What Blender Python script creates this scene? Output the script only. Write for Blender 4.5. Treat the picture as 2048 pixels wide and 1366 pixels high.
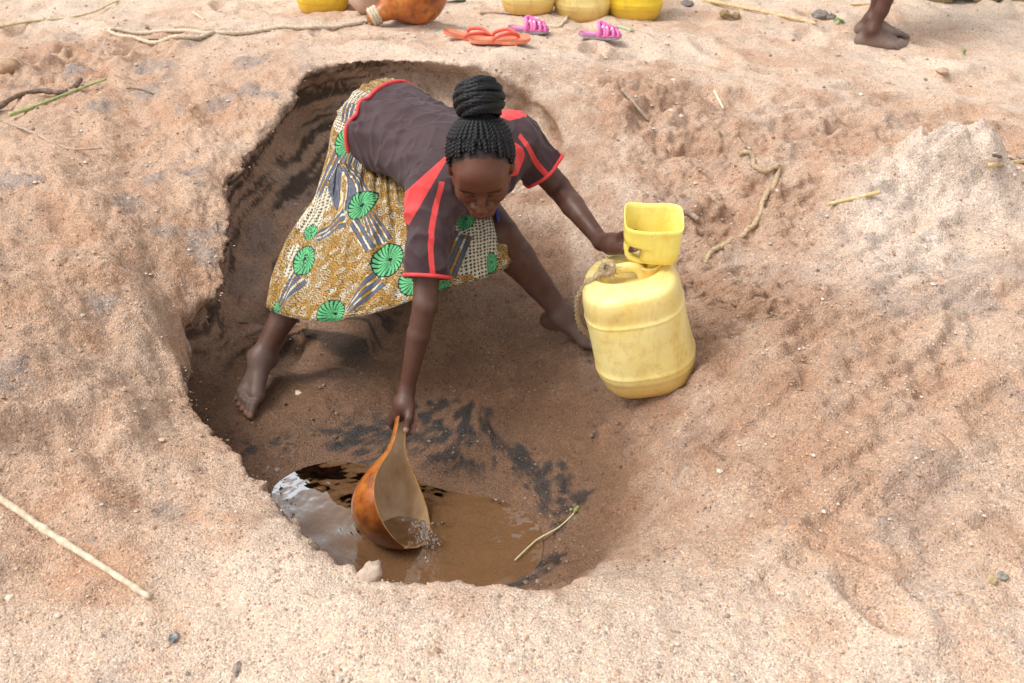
import bpy, math, random
import numpy as np
from mathutils import Vector

for o in list(bpy.data.objects):
    bpy.data.objects.remove(o, do_unlink=True)
scene = bpy.context.scene
COL = scene.collection
rng = np.random.default_rng(7)
random.seed(7)

# ------------------------------------------------------------------ camera
F_PX = 2010.0
PITCH = math.radians(34.6)
CAM_H = 1.6
cam_data = bpy.data.cameras.new('camera')
cam_data.sensor_width = 36.0
cam_data.lens = 36.0 * F_PX / 2048.0
cam_data.clip_start = 0.05
cam_data.clip_end = 2000.0
cam_data.dof.use_dof = True
cam_data.dof.focus_distance = 2.75
cam_data.dof.aperture_fstop = 5.6
cam = bpy.data.objects.new('camera', cam_data)
cam.location = (0, 0, CAM_H)
cam.rotation_euler = (math.radians(90) - PITCH, 0, 0)
COL.objects.link(cam)
scene.camera = cam

# ------------------------------------------------------------------ world, sun, exposure
SUN_EL, SUN_AZ = math.radians(58), math.radians(-100)     # azimuth measured from +Y, clockwise positive
world = bpy.data.worlds.new('World')
scene.world = world
world.use_nodes = True
wn = world.node_tree
for n in list(wn.nodes):
    wn.nodes.remove(n)
w_out = wn.nodes.new('ShaderNodeOutputWorld')
w_bg = wn.nodes.new('ShaderNodeBackground')
w_sky = wn.nodes.new('ShaderNodeTexSky')
w_sky.sky_type = 'NISHITA'
w_sky.sun_disc = False
w_sky.sun_elevation = SUN_EL
w_sky.sun_rotation = SUN_AZ
w_sky.dust_density = 3.0
w_hsv = wn.nodes.new('ShaderNodeHueSaturation')          # thin bright overcast: the blue is mostly veiled
w_hsv.inputs['Saturation'].default_value = 0.12
w_bg.inputs['Strength'].default_value = 0.15
wn.links.new(w_sky.outputs[0], w_hsv.inputs['Color'])
wn.links.new(w_hsv.outputs[0], w_bg.inputs['Color'])
wn.links.new(w_bg.outputs[0], w_out.inputs['Surface'])
sun_d = bpy.data.lights.new('sun', 'SUN')
sun_d.energy = 1.15
sun_d.angle = math.radians(26)
sun_d.color = (1.0, 0.95, 0.88)
sun = bpy.data.objects.new('sun', sun_d)
to_sun = Vector((math.sin(SUN_AZ) * math.cos(SUN_EL), math.cos(SUN_AZ) * math.cos(SUN_EL), math.sin(SUN_EL)))
sun.rotation_euler = to_sun.to_track_quat('Z', 'Y').to_euler()
sun.location = (0, 0, 6)
COL.objects.link(sun)
vs = scene.view_settings
vs.view_transform = 'Standard'
vs.look = 'None'
vs.exposure = 0.71
vs.gamma = 1.0
vs.use_curve_mapping = False

# ------------------------------------------------------------------ pixel <-> world (2048 x 1366 photograph)
CF = np.array([0, math.cos(PITCH), -math.sin(PITCH)])
CU = np.array([0, math.sin(PITCH), math.cos(PITCH)])
CR = np.array([1.0, 0, 0])
CO = np.array([0, 0, CAM_H])

def P(px, py, d):
    return CO + d * (CF + CR * (px - 1024) / F_PX + CU * (683 - py) / F_PX)

def PZ(px, py, z):
    r = CF + CR * (px - 1024) / F_PX + CU * (683 - py) / F_PX
    return CO + r * ((z - CAM_H) / r[2])

def PROJ(v):
    v = np.asarray(v, float) - CO
    d = v @ CF
    return 1024 + F_PX * (v @ CR) / d, 683 - F_PX * (v @ CU) / d, d

def unit(v):
    v = np.asarray(v, float)
    return v / np.linalg.norm(v)

# ------------------------------------------------------------------ noise
_perm = rng.permutation(256)
_perm = np.concatenate([_perm, _perm, _perm]).astype(np.int32)
_grad = rng.normal(size=(256, 3))
_grad = (_grad / np.linalg.norm(_grad, axis=1)[:, None]).astype(np.float32)
_g0, _g1, _g2 = [np.ascontiguousarray(_grad[:, i]) for i in range(3)]

def pn(x, y, z=0.0, seed=0):
    x = np.asarray(x, np.float32) + np.float32(seed * 17.31)
    y = np.asarray(y, np.float32) + np.float32(seed * 5.77)
    flat = np.ndim(z) == 0
    xi = np.floor(x).astype(np.int32); yi = np.floor(y).astype(np.int32)
    xf = x - xi; yf = y - yi
    u = xf * xf * xf * (xf * (xf * 6 - 15) + 10)
    v = yf * yf * yf * (yf * (yf * 6 - 15) + 10)
    xi &= 255; yi &= 255
    px0 = _perm[xi]; px1 = _perm[xi + 1]
    h2 = {(0, 0): _perm[px0 + yi], (0, 1): _perm[px0 + yi + 1], (1, 0): _perm[px1 + yi], (1, 1): _perm[px1 + yi + 1]}
    if flat:
        def g(dx, dy):
            h = h2[dx, dy]
            return _g0[h] * (xf - dx) + _g1[h] * (yf - dy)
        a = g(0, 0); a += u * (g(1, 0) - a)
        b = g(0, 1); b += u * (g(1, 1) - b)
        return (a + v * (b - a)) * 1.9
    z = np.broadcast_to(np.asarray(z, np.float32), x.shape) + np.float32(0.37)
    zi = np.floor(z).astype(np.int32); zf = z - zi
    w = zf * zf * zf * (zf * (zf * 6 - 15) + 10); zi &= 255
    def g(dx, dy, dz):
        h = _perm[h2[dx, dy] + zi + dz]
        return _g0[h] * (xf - dx) + _g1[h] * (yf - dy) + _g2[h] * (zf - dz)
    def layer(dz):
        a = g(0, 0, dz); a += u * (g(1, 0, dz) - a)
        b = g(0, 1, dz); b += u * (g(1, 1, dz) - b)
        return a + v * (b - a)
    c = layer(0)
    return (c + w * (layer(1) - c)) * 1.6

def fbm(x, y, z=0.0, s=1.0, octv=4, seed=0, gain=0.5):
    t = 0; a = 1.0
    for i in range(octv):
        t = t + a * pn(np.asarray(x) * s, np.asarray(y) * s, (z if np.ndim(z) == 0 else np.asarray(z) * s), seed + i * 3)
        s *= 2.03; a *= gain
    return t

def sstep(a, b, x):
    t = np.clip((np.asarray(x, float) - a) / (b - a), 0, 1)
    return t * t * (3 - 2 * t)

# ------------------------------------------------------------------ mesh helpers
def mesh_np(name, V, F, smooth=True):
    V = np.ascontiguousarray(V, np.float32); F = np.asarray(F)
    me = bpy.data.meshes.new(name)
    k = F.shape[1]
    me.vertices.add(len(V)); me.vertices.foreach_set('co', V.ravel())
    me.loops.add(F.size); me.loops.foreach_set('vertex_index', F.ravel().astype(np.int32))
    me.polygons.add(len(F))
    me.polygons.foreach_set('loop_start', np.arange(0, F.size, k, dtype=np.int32))
    me.polygons.foreach_set('loop_total', np.full(len(F), k, np.int32))
    me.polygons.foreach_set('use_smooth', np.full(len(F), smooth, bool))
    me.update(calc_edges=True)
    return me

def add_col(me, C, name='Col'):
    C = np.asarray(C, np.float32)
    if C.shape[1] == 3:
        C = np.concatenate([C, np.ones((len(C), 1), np.float32)], 1)
    a = me.color_attributes.new(name, 'FLOAT_COLOR', 'POINT')
    a.data.foreach_set('color', np.ascontiguousarray(C).ravel())

def add_float(me, A, name):
    a = me.attributes.new(name, 'FLOAT', 'POINT')
    a.data.foreach_set('value', np.ascontiguousarray(A, np.float32))

def link(name, me, mat, parent=None):
    o = bpy.data.objects.new(name, me)
    if mat is not None and len(me.materials) == 0:
        me.materials.append(mat)
    COL.objects.link(o)
    if parent is not None:
        o.parent = parent
        o.matrix_parent_inverse.identity()
        w = Vector((0, 0, 0)); q = parent
        while q is not None:
            w += Vector(q.location); q = q.parent
        o.location = -w                      # meshes are written in world coordinates
    return o

def tag(o, label, cat, group=None):
    o['label'] = label; o['category'] = cat
    if group: o['group'] = group
    return o

def thing(name, loc, label, cat, group=None):
    o = bpy.data.objects.new(name, None)
    o.location = Vector(loc); o.empty_display_size = 0.1
    COL.objects.link(o)
    return tag(o, label, cat, group)

def catmull(pts, n, closed=False):
    p = np.asarray(pts, float)
    m = len(p)
    if closed:
        t = np.linspace(0, m, n, endpoint=False)
    else:
        t = np.linspace(0, m - 1, n)
    i = np.floor(t).astype(int)
    if not closed:
        i = np.minimum(i, m - 2)
    f = (t - i)[:, None]
    def g(k):
        return p[k % m] if closed else np.where(((k < 0) | (k > m - 1))[:, None], np.where((k < 0)[:, None], 2 * p[0] - p[1], 2 * p[-1] - p[-2]), p[np.clip(k, 0, m - 1)])
    a, b, c, d = g(i - 1), g(i), g(i + 1), g(i + 2)
    return 0.5 * ((2 * b) + (-a + c) * f + (2 * a - 5 * b + 4 * c - d) * f * f + (-a + 3 * b - 3 * c + d) * f ** 3)

def grid_faces(nr, nc, closed_c=True, off=0):
    i = np.arange(nr - 1)[:, None]; j = np.arange(nc if closed_c else nc - 1)[None, :]
    j2 = (j + 1) % nc
    a = i * nc + j; b = i * nc + j2; c = (i + 1) * nc + j2; d = (i + 1) * nc + j
    return np.stack([a, b, c, d], -1).reshape(-1, 4) + off

def tube(pts, rad, nseg=8, strands=0, pitch=0.03, depth=0.25, cap=True, n=None, flat=None):
    """swept tube through pts; strands>0 gives a twisted rope / braid relief"""
    pts = np.asarray(pts, float)
    rad = np.asarray(rad, float) if np.ndim(rad) else np.full(len(pts), float(rad))
    if n:
        q = catmull(np.concatenate([pts, rad[:, None]], 1), n)
        pts, rad = q[:, :3], np.maximum(q[:, 3], 1e-4)
    T = np.gradient(pts, axis=0); T /= np.maximum(np.linalg.norm(T, axis=1), 1e-9)[:, None]
    N = np.zeros_like(T)
    ref = np.array([0, 0, 1.0]) if abs(T[0][2]) < .9 else np.array([1.0, 0, 0])
    v = ref - T[0] * (ref @ T[0]); N[0] = v / np.linalg.norm(v)
    for i in range(1, len(T)):
        v = N[i - 1] - T[i] * (N[i - 1] @ T[i]); N[i] = v / np.linalg.norm(v)
    B = np.cross(T, N)
    s = np.concatenate([[0], np.cumsum(np.linalg.norm(np.diff(pts, axis=0), axis=1))])
    ph = np.linspace(0, 2 * np.pi, nseg, endpoint=False)
    R = rad[:, None] * np.ones(nseg)[None]
    if strands:
        R = R * (1 + depth * np.cos(strands * (ph[None] - 2 * np.pi * s[:, None] / (pitch * strands))))
    fl = 1.0 if flat is None else flat
    V = pts[:, None] + R[..., None] * (np.cos(ph)[None, :, None] * N[:, None] * fl + np.sin(ph)[None, :, None] * B[:, None])
    V = V.reshape(-1, 3)
    F = grid_faces(len(pts), nseg)
    if cap:
        V = np.concatenate([V, pts[:1] - T[:1] * rad[0] * .4, pts[-1:] + T[-1:] * rad[-1] * .4])
        a = len(V) - 2; b = len(V) - 1; L = (len(pts) - 1) * nseg
        j = np.arange(nseg); j2 = (j + 1) % nseg
        F = np.concatenate([F, np.stack([np.full(nseg, a), j2, j, j], 1), np.stack([np.full(nseg, b), L + j, L + j2, L + j2], 1)])
    return V, F

def mesh_any(name, V, F, smooth=True):
    """quads, with degenerate quads (last index repeated) turned into triangles"""
    V = np.asarray(V, float)
    faces = [tuple(f[:3]) if f[2] == f[3] else tuple(f) for f in F.tolist()] if F.shape[1] == 4 else [tuple(f) for f in F.tolist()]
    me = bpy.data.meshes.new(name)
    me.from_pydata(V.tolist(), [], faces)
    me.polygons.foreach_set('use_smooth', np.full(len(faces), smooth, bool))
    me.update()
    return me

def join(parts):
    Vs, Fs, o = [], [], 0
    for V, F in parts:
        Vs.append(V); Fs.append(np.asarray(F) + o); o += len(V)
    return np.concatenate(Vs), np.concatenate(Fs)

# ------------------------------------------------------------------ material helpers
class NT:
    def __init__(self, name):
        self.m = bpy.data.materials.new(name); self.m.use_nodes = True
        self.t = self.m.node_tree
        for n in list(self.t.nodes): self.t.nodes.remove(n)
        self.out = self.n('ShaderNodeOutputMaterial')
    def n(self, kind, **kw):
        x = self.t.nodes.new(kind)
        for k, v in kw.items():
            if hasattr(x, k): setattr(x, k, v)
            else: x.inputs[k.replace('_', ' ')].default_value = v
        return x
    def l(self, a, b): self.t.links.new(a, b)
    def bsdf(self, **kw):
        b = self.n('ShaderNodeBsdfPrincipled')
        for k, v in kw.items(): b.inputs[k].default_value = v
        self.l(b.outputs[0], self.out.inputs['Surface'])
        return b
    def coord(self, kind='Object'):
        return self.n('ShaderNodeTexCoord').outputs[kind]
    def noise(self, vec, scale, detail=4, rough=.55):
        x = self.n('ShaderNodeTexNoise')
        x.inputs['Scale'].default_value = scale; x.inputs['Detail'].default_value = detail; x.inputs['Roughness'].default_value = rough
        self.l(vec, x.inputs['Vector']); return x
    def voro(self, vec, scale, feature='F1'):
        x = self.n('ShaderNodeTexVoronoi', feature=feature)
        x.inputs['Scale'].default_value = scale
        self.l(vec, x.inputs['Vector']); return x
    def ramp(self, fac, stops, interp='LINEAR'):
        x = self.n('ShaderNodeValToRGB'); cr = x.color_ramp; cr.interpolation = interp
        while len(cr.elements) < len(stops): cr.elements.new(0.5)
        for e, (p, c) in zip(cr.elements, stops):
            e.position = p; e.color = (*c, 1) if len(c) == 3 else c
        self.l(fac, x.inputs[0]); return x.outputs[0]
    def mix(self, fac, a, b, mode='MIX'):
        x = self.n('ShaderNodeMix', data_type='RGBA', blend_type=mode)
        for s, v in ((x.inputs[0], fac), (x.inputs[6], a), (x.inputs[7], b)):
            if isinstance(v, (int, float)): s.default_value = v
            elif isinstance(v, tuple): s.default_value = (*v, 1) if len(v) == 3 else v
            else: self.l(v, s)
        return x.outputs[2]
    def math(self, op, a, b=0.0):
        x = self.n('ShaderNodeMath', operation=op)
        for s, v in ((x.inputs[0], a), (x.inputs[1], b)):
            if isinstance(v, (int, float)): s.default_value = v
            else: self.l(v, s)
        return x.outputs[0]
    def attr(self, name, what='Color'):
        x = self.n('ShaderNodeAttribute', attribute_name=name); return x.outputs[what]
    def bump(self, height, strength, dist, normal=None):
        x = self.n('ShaderNodeBump'); x.inputs['Strength'].default_value = strength; x.inputs['Distance'].default_value = dist
        self.l(height, x.inputs['Height'])
        if normal is not None: self.l(normal, x.inputs['Normal'])
        return x.outputs[0]

def simple_mat(name, c1, c2, scale=30, rough=.6, bump=.2, bscale=200, bdist=.002, spec=.4, stretch=None):
    k = NT(name); b = k.bsdf(); v = k.coord()
    if stretch:
        mp = k.n('ShaderNodeMapping'); mp.inputs['Scale'].default_value = stretch; k.l(v, mp.inputs[0]); v = mp.outputs[0]
    f = k.noise(v, scale).outputs[0]
    k.l(k.ramp(f, [(.35, c1), (.65, c2)]), b.inputs['Base Color'])
    b.inputs['Roughness'].default_value = rough; b.inputs['Specular IOR Level'].default_value = spec
    if bump:
        k.l(k.bump(k.noise(v, bscale).outputs[0], bump, bdist), b.inputs['Normal'])
    return k.m

# ================================================================== the ground with the dug pit
WATER_Z = -0.371
shared = [  # px, py, z : the sloping right side, one surface inside and outside
    (1310, 790, -.10), (1420, 700, .0), (1250, 900, -.20), (1400, 900, -.06), (1550, 850, .0), (1700, 800, .05),
    (1300, 1050, -.20), (1450, 1050, -.06), (1600, 1100, .0), (1250, 1160, -.06), (1160, 1180, -.03),
    (1500, 560, .0), (1420, 430, .01), (1350, 300, .05), (1290, 180, .10), (1450, 250, .05), (1600, 300, .06),
    (1700, 440, .10), (1600, 520, .06), (1850, 360, .17), (1760, 600, .10), (1200, 560, -.10), (1175, 700, -.155), (1130, 690, -.175),
    (1180, 420, .0), (1240, 300, .07), (1190, 210, .13), (1060, 640, -.18)]
inside = [
    (880, 1020, -.392), (700, 1000, -.405), (1040, 1000, -.362), (900, 940, -.366), (900, 1130, -.415), (700, 1090, -.41), (800, 890, -.372), (620, 900, -.37),
    (990, 880, -.345), (1130, 950, -.325), (1100, 1080, -.37), (1010, 1140, -.40), (560, 860, -.345), (505, 820, -.31), (515, 760, -.30), (650, 760, -.30), (800, 760, -.285), (800, 660, -.16), (900, 560, -.09), (720, 560, -.14),
    (950, 720, -.22), (650, 650, -.235), (560, 620, -.27), (560, 500, -.22), (700, 420, -.12), (850, 420, -.08), (1000, 420, -.07), (1080, 520, -.12), (1000, 320, -.08),
    (600, 1050, -.40), (450, 760, -.33), (1190, 880, -.265)]
rim_px = [(1110, 1178, -.02), (1000, 1172, -.015), (880, 1172, -.015), (780, 1158, -.015), (700, 1135, -.02), (640, 1105, -.025), (580, 1040, -.05), (530, 970, -.07),
          (490, 915, -.085), (440, 850, -.095), (415, 760, -.10), (410, 690, -.09), (425, 610, -.06), (450, 545, -.02), (462, 470, .03), (466, 400, .06), (490, 320, .10),
          (560, 250, .13), (595, 195, .15), (625, 150, .17), (700, 128, .18), (800, 120, .185), (900, 128, .18), (1000, 140, .17), (1090, 175, .15), (1150, 235, .12)]
rim_right = [(1230, 340, .05), (1290, 460, .0), (1400, 600, .0), (1440, 760, .0), (1420, 900, -.08), (1330, 1030, -.17), (1220, 1140, -.09)]
outside = [(0, 1340, .0), (500, 1320, .0), (1000, 1320, .0), (1500, 1320, .0), (2040, 1320, .0), (300, 1120, .0), (0, 950, .04), (250, 900, -.01), (350, 760, -.05), (330, 950, -.045), (150, 800, .06), (100, 500, .16),
           (340, 600, .01), (200, 650, .09), (0, 700, .16), (300, 400, .13), (150, 280, .13), (420, 260, .14), (0, 120, .06), (480, 110, .16), (700, 90, .16), (900, 85, .13),
           (1100, 95, .09), (1300, 70, .03), (1750, 100, -.02), (2000, 90, .0), (700, 15, .0), (1200, 15, .0), (1700, 5, .0), (200, 10, .0), (2040, 300, .10), (2040, 600, .11),
           (2000, 850, .06), (1900, 1050, .02), (450, 1050, -.01), (800, 1230, -.005), (1050, 1230, -.005)]
far = [(9 * math.cos(a) + 0, 9 * math.sin(a) + 2.5, 0.0) for a in np.linspace(0, 2 * math.pi, 14, endpoint=False)]
far += [(5.5 * math.cos(a) + 0, 5.5 * math.sin(a) + 2.5, 0.0) for a in np.linspace(0.2, 2 * math.pi + .2, 12, endpoint=False)]
W3 = lambda L: [tuple(PZ(*q)) for q in L]
rim_w = np.array(W3(rim_px + rim_right))

def tps_fit(pts, lam=2e-4):
    p = np.asarray(pts, float); n = len(p)
    r2 = ((p[:, None, :2] - p[None, :, :2]) ** 2).sum(-1)
    K = 0.5 * r2 * np.log(r2 + 1e-12) + lam * np.eye(n)
    Q = np.concatenate([np.ones((n, 1)), p[:, :2]], 1)
    A = np.block([[K, Q], [Q.T, np.zeros((3, 3))]])
    w = np.linalg.solve(A, np.concatenate([p[:, 2], np.zeros(3)]))
    return p[:, :2], w

def tps_eval(m, x, y):
    c, w = m; out = w[-3] + w[-2] * x + w[-1] * y
    for (cx, cy), k in zip(c, w[:-3]):
        r2 = (x - cx) ** 2 + (y - cy) ** 2
        out = out + k * 0.5 * r2 * np.log(r2 + 1e-12)
    return out

GX0, GX1, GY0, GY1, GH = -4.5, 4.5, -1.5, 8.0, 0.0125
gx = np.arange(GX0, GX1 + GH, GH); gy = np.arange(GY0, GY1 + GH, GH)
MX, MY = np.meshgrid(gx, gy)
tab_G = tps_eval(tps_fit(W3(shared + outside + rim_px + rim_right) + far), MX, MY)
foot_pts = []                                              # the wall stands nearly upright under the left and back rim
for i_, q in enumerate(W3(rim_px)):
    if i_ < 5: continue
    v_ = np.array([-.12, 2.75]) - np.array(q[:2]); v_ /= np.linalg.norm(v_)
    if i_ < 8: foot_pts.append((q[0] + v_[0] * .10, q[1] + v_[1] * .10, -.35)); continue
    dp = .17 if i_ < 20 else .17 - .02 * (i_ - 20)
    foot_pts.append((q[0] + v_[0] * .03, q[1] + v_[1] * .03, q[2] - dp))
    wd = float(np.interp(i_, [8, 11, 15, 20, 25], [.10, .22, .42, .40, .25]))
    foot_pts.append((q[0] + v_[0] * wd, q[1] + v_[1] * wd, -.325 if i_ < 21 else -.27 + .05 * (i_ - 20)))
tab_F = tps_eval(tps_fit(W3(shared + inside + rim_right[:-1]) + foot_pts), MX, MY)
poly = catmull(rim_w, 260, closed=True)[:, :2]

def poly_sd(px, py, pl):
    d = np.full(px.shape, 1e9); ins = np.zeros(px.shape, bool)
    for i in range(len(pl)):
        ax, ay = pl[i]; bx, by = pl[(i + 1) % len(pl)]
        ex, ey = bx - ax, by - ay
        t = np.clip(((px - ax) * ex + (py - ay) * ey) / (ex * ex + ey * ey + 1e-12), 0, 1)
        d = np.minimum(d, (px - ax - t * ex) ** 2 + (py - ay - t * ey) ** 2)
        c = ((ay > py) != (by > py))
        if ey != 0:
            ins ^= c & (px < ax + (py - ay) * ex / ey)
    d = np.sqrt(d)
    return np.where(ins, -d, d)

sub = (slice(None, None, 2), slice(None, None, 2))
_sd = poly_sd(MX[sub], MY[sub], poly)
SGX, SGY, SGH = gx[::2], gy[::2], GH * 2

def lut(tab, x, y, x0=GX0, y0=GY0, h=GH):
    u = np.clip((x - x0) / h, 0, tab.shape[1] - 1.001); v = np.clip((y - y0) / h, 0, tab.shape[0] - 1.001)
    i = u.astype(int); j = v.astype(int); fu = u - i; fv = v - j
    return (tab[j, i] * (1 - fu) + tab[j, i + 1] * fu) * (1 - fv) + (tab[j + 1, i] * (1 - fu) + tab[j + 1, i + 1] * fu) * fv

# trampled dents (footprints) on the open sand
dents = []
for (px, py, a, s) in [(1640, 210, .2, 1), (1730, 165, .1, 1), (1480, 200, .6, 1.1), (1560, 250, .3, 1), (1450, 420, 1.2, 1.1), (1380, 200, .4, 1), (1900, 230, .1, 1.2), (1830, 190, .0, 1), (1700, 250, .5, 1),
                       (160, 100, .1, 1), (300, 120, .3, 1), (60, 130, .2, 1.2), (420, 60, .1, 1), (1250, 120, .2, 1), (1350, 140, .1, 1), (1560, 130, 0, 1), (1950, 140, .2, 1),
                       (780, 130, .4, .8), (1540, 370, .8, 1), (1610, 400, .4, 1), (1300, 250, 1, 1), (120, 870, .7, 1), (60, 1130, .3, 1), (1760, 1180, 2.2, .7)]:
    q = PZ(px, py, .05); dents.append((q[0], q[1], a, s))
for i in range(70):
    x = rng.uniform(-3.4, 3.6); y = rng.uniform(4.4, 7.5); dents.append((x, y, rng.uniform(0, 3.1), rng.uniform(.6, 1.1)))

tab_D = np.zeros_like(MX)
for (dx, dy, a, s) in dents:
    i0 = max(0, int((dx - .5 - GX0) / GH)); i1 = int((dx + .5 - GX0) / GH); j0 = max(0, int((dy - .5 - GY0) / GH)); j1 = int((dy + .5 - GY0) / GH)
    sl = (slice(j0, j1), slice(i0, i1)); xx = MX[sl] - dx; yy = MY[sl] - dy
    q = ((xx * math.cos(a) + yy * math.sin(a)) / (.12 * s)) ** 2 + ((-xx * math.sin(a) + yy * math.cos(a)) / (.055 * s)) ** 2
    tab_D[sl] += np.where(q < 9, -0.030 * np.exp(-q * q * .8) + 0.014 * np.exp(-((np.sqrt(q) - 1.45) ** 2) * 6), 0)

def mask_boxes(x, y, items):
    m = 0
    for (px, py, r, z) in items:
        q = PZ(px, py, z); m = np.maximum(m, np.exp(-((x - q[0]) ** 2 + (y - q[1]) ** 2) / (r * r)))
    return m

LOOSE = [(1450, 300, .38, .05), (1420, 450, .3, 0), (1560, 420, .3, .05), (1380, 560, .22, 0), (1700, 280, .4, .06), (1900, 270, .35, .08), (120, 130, .45, .08), (1300, 210, .3, .08), (1480, 620, .2, 0)]
SLOPE = [(1600, 700, .5, .05), (1800, 750, .5, .08), (1450, 880, .3, -.05), (1900, 600, .4, .1), (1650, 950, .35, 0)]

tab_L = mask_boxes(MX[sub], MY[sub], LOOSE); tab_S = mask_boxes(MX[sub], MY[sub], SLOPE)
def lutS(t, x, y): return lut(t, x, y, SGX[0], SGY[0], SGH)

FEET = []
for (a_, fd_, s_) in ((P(521, 716, 3.10), unit([-.22, -.95, -.22]), .98), (P(1124, 628, 3.09), unit([.85, -.45, -.16]), .92)):
    hz_ = -.22 / (fd_[0] ** 2 + fd_[1] ** 2) ** .5 * 1.0; hh_ = unit(fd_[:2])
    mid_ = a_[:2] + fd_[:2] * .06
    FEET.append((mid_[0], mid_[1], a_[2] - .080 * s_ + fd_[2] * .06, fd_[2] / (fd_[0] ** 2 + fd_[1] ** 2) * fd_[0], fd_[2] / (fd_[0] ** 2 + fd_[1] ** 2) * fd_[1], .17))

def HG(x, y, fine=True):
    """height of the ground; also returns inside mask, depth ratio"""
    x = np.asarray(x, float); y = np.asarray(y, float)
    r = np.hypot(x, y - 2.5)
    near = 1 - sstep(5.0, 8.5, r)
    G = lut(tab_G, x, y) * near
    F = lut(tab_F, x, y)
    wob = 0.020 * fbm(x, y, 0, 6.0, 3, 3) + 0.012 * pn(x * 26, y * 26, 0, 9)
    sd = lut(_sd, x, y, SGX[0], SGY[0], SGH) + wob
    rgt = np.maximum(sstep(.1, .55, x) * sstep(1.35, 1.6, y), sstep(-.02, .25, x) * sstep(2.6, 3.0, y))
    m = sstep(0.0, 1.0, (0.015 + .20 * rgt - sd) / (.10 + .50 * rgt))
    z = G * (1 - m) + F * m
    # relief of the open sand
    n = 0.022 * fbm(x, y, 0, 2.2, 3, 11) + 0.008 * fbm(x, y, 0, 9.0, 3, 21)
    loose = lutS(tab_L, x, y) * (1 - 0.6 * m)
    lump = fbm(x, y, 0, 7.0, 4, 31)
    n = n + loose * (0.042 * lump - 0.030 * np.abs(pn(x * 12, y * 12, 0, 41)) + .014 * np.abs(pn(x * 27, y * 27, 0, 43)))
    back = sstep(4.2, 5.2, y) * near
    n = n + back * 0.012 * fbm(x, y, 0, 5.0, 3, 51)
    slope = lutS(tab_S, x, y)
    ca, sa = math.cos(.55), math.sin(.55)
    u = x * ca + y * sa; v = -x * sa + y * ca
    rid = pn(u * 2.2, v * 14 + 1.2 * pn(x * 4, y * 4, 0, 2), 0, 61)
    n = n + slope * (0.034 * rid + 0.015 * pn(u * 5, v * 34, 0, 62) + .016 * np.abs(pn(x * 14, y * 14, 0, 63)))
    left = sstep(-.55, -.95, x) * sstep(1.2, 1.9, y) * (1 - sstep(3.6, 4.4, y)) * (1 - m)
    flake = fbm(x * 1.2, y * .8, 0, 6.0, 3, 71)
    st_ = fbm(x * 1.5 + y * .3, y * .9 - x * .5, 0, 3.0, 3, 75) * 5
    ud, vd = x * .55 - y * .83, x * .83 + y * .55
    n = n + left * (.034 * pn(ud * .9, vd * 4.2 + .8 * pn(x * 2, y * 2, 0, 77), 0, 76) + .012 * pn(ud * 2.5, vd * 13, 0, 78))
    ledge = (st_ - np.floor(st_)); ledge = sstep(0, .12, ledge) * (1 - ledge)
    n = n + left * (0.016 * np.abs(flake) + 0.014 * pn(x * 7 + y * 3, y * 4 - x * 3, 0, 73) + .008 * ledge)
    n = n + lut(tab_D, x, y)
    # calmer near the water and on the foreground rim
    floor_damp = 1 - 0.75 * sstep(-.32, -.37, z)
    z = z + n * floor_damp * np.where(m > .5, .8, 1.0)
    # crest of the crusted mound on the right
    q = PZ(1860, 372, .16)
    mx, my = x - q[0], y - q[1]
    z = z + .17 * np.exp(-(mx / .26) ** 4 - np.abs(my / .12) ** 3) * (1 + .45 * fbm(x, y, 0, 7, 3, 81))
    q = PZ(1700, 440, .10); mx, my = x - q[0], y - q[1]
    z = z + .075 * np.exp(-((mx * .8 - my * .6) / .22) ** 2 - ((mx * .6 + my * .8) / .09) ** 2)
    for (fx_, fy_, fz_, gx_, gy_, fr_) in FEET:              # trodden level under the woman's feet
        pz = fz_ + gx_ * (x - fx_) + gy_ * (y - fy_)
        w = np.exp(-(((x - fx_) ** 2 + (y - fy_) ** 2) / fr_ ** 2) ** 2)
        z = z + w * (np.minimum(z, pz) - z)
    far_n = sstep(6.5, 12, r) * (0.05 * fbm(x, y, 0, .35, 3, 91))
    return z + far_n, m, sd, G, F

C0 = np.array([-0.12, 2.42])
NT_ = 1500; NR = 560
th = np.linspace(0, 2 * np.pi, NT_, endpoint=False)
rf = np.concatenate([np.linspace(0.0, 4.6, 1000), np.linspace(4.61, 7.5, 170)])
thc = th[::5]; NC_ = len(thc)
RX = C0[0] + np.cos(thc)[:, None] * rf[None]; RY = C0[1] + np.sin(thc)[:, None] * rf[None]
z0, m0, sd0, G0, F0 = HG(RX, RY)
arc_ds = np.hypot(np.diff(rf)[None], np.diff(z0, axis=1))
cd = np.sqrt(RX ** 2 + RY ** 2 + (CAM_H - z0) ** 2)[:, 1:]
arc = np.concatenate([np.zeros((NC_, 1)), np.cumsum(arc_ds / np.clip(cd, 1.6, 7) ** 1.1, axis=1)], 1)
rr = np.empty((NC_, NR))
for i in range(NC_):
    rr[i] = np.interp(np.linspace(0, arc[i, -1], NR), arc[i], rf)
kern = np.array([1, 4, 6, 4, 1]) / 16.0                     # even out neighbouring profiles
for _ in range(1):
    rr = sum(k * np.roll(rr, s, axis=0) for k, s in zip(kern, (-2, -1, 0, 1, 2)))
fi = np.arange(NT_) / 5.0; ii = fi.astype(int); ff = (fi - ii)[:, None]
rr = rr[ii % NC_] * (1 - ff) + rr[(ii + 1) % NC_] * ff
rr[:, 0] = 0.0003
outer = 7.5 * np.geomspace(1.05, 60, 40)
rr = np.concatenate([rr, np.broadcast_to(outer, (NT_, 40))], 1)
X = C0[0] + np.cos(th)[:, None] * rr; Y = C0[1] + np.sin(th)[:, None] * rr
Z, M, SD, GG, FF = HG(X, Y)
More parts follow.
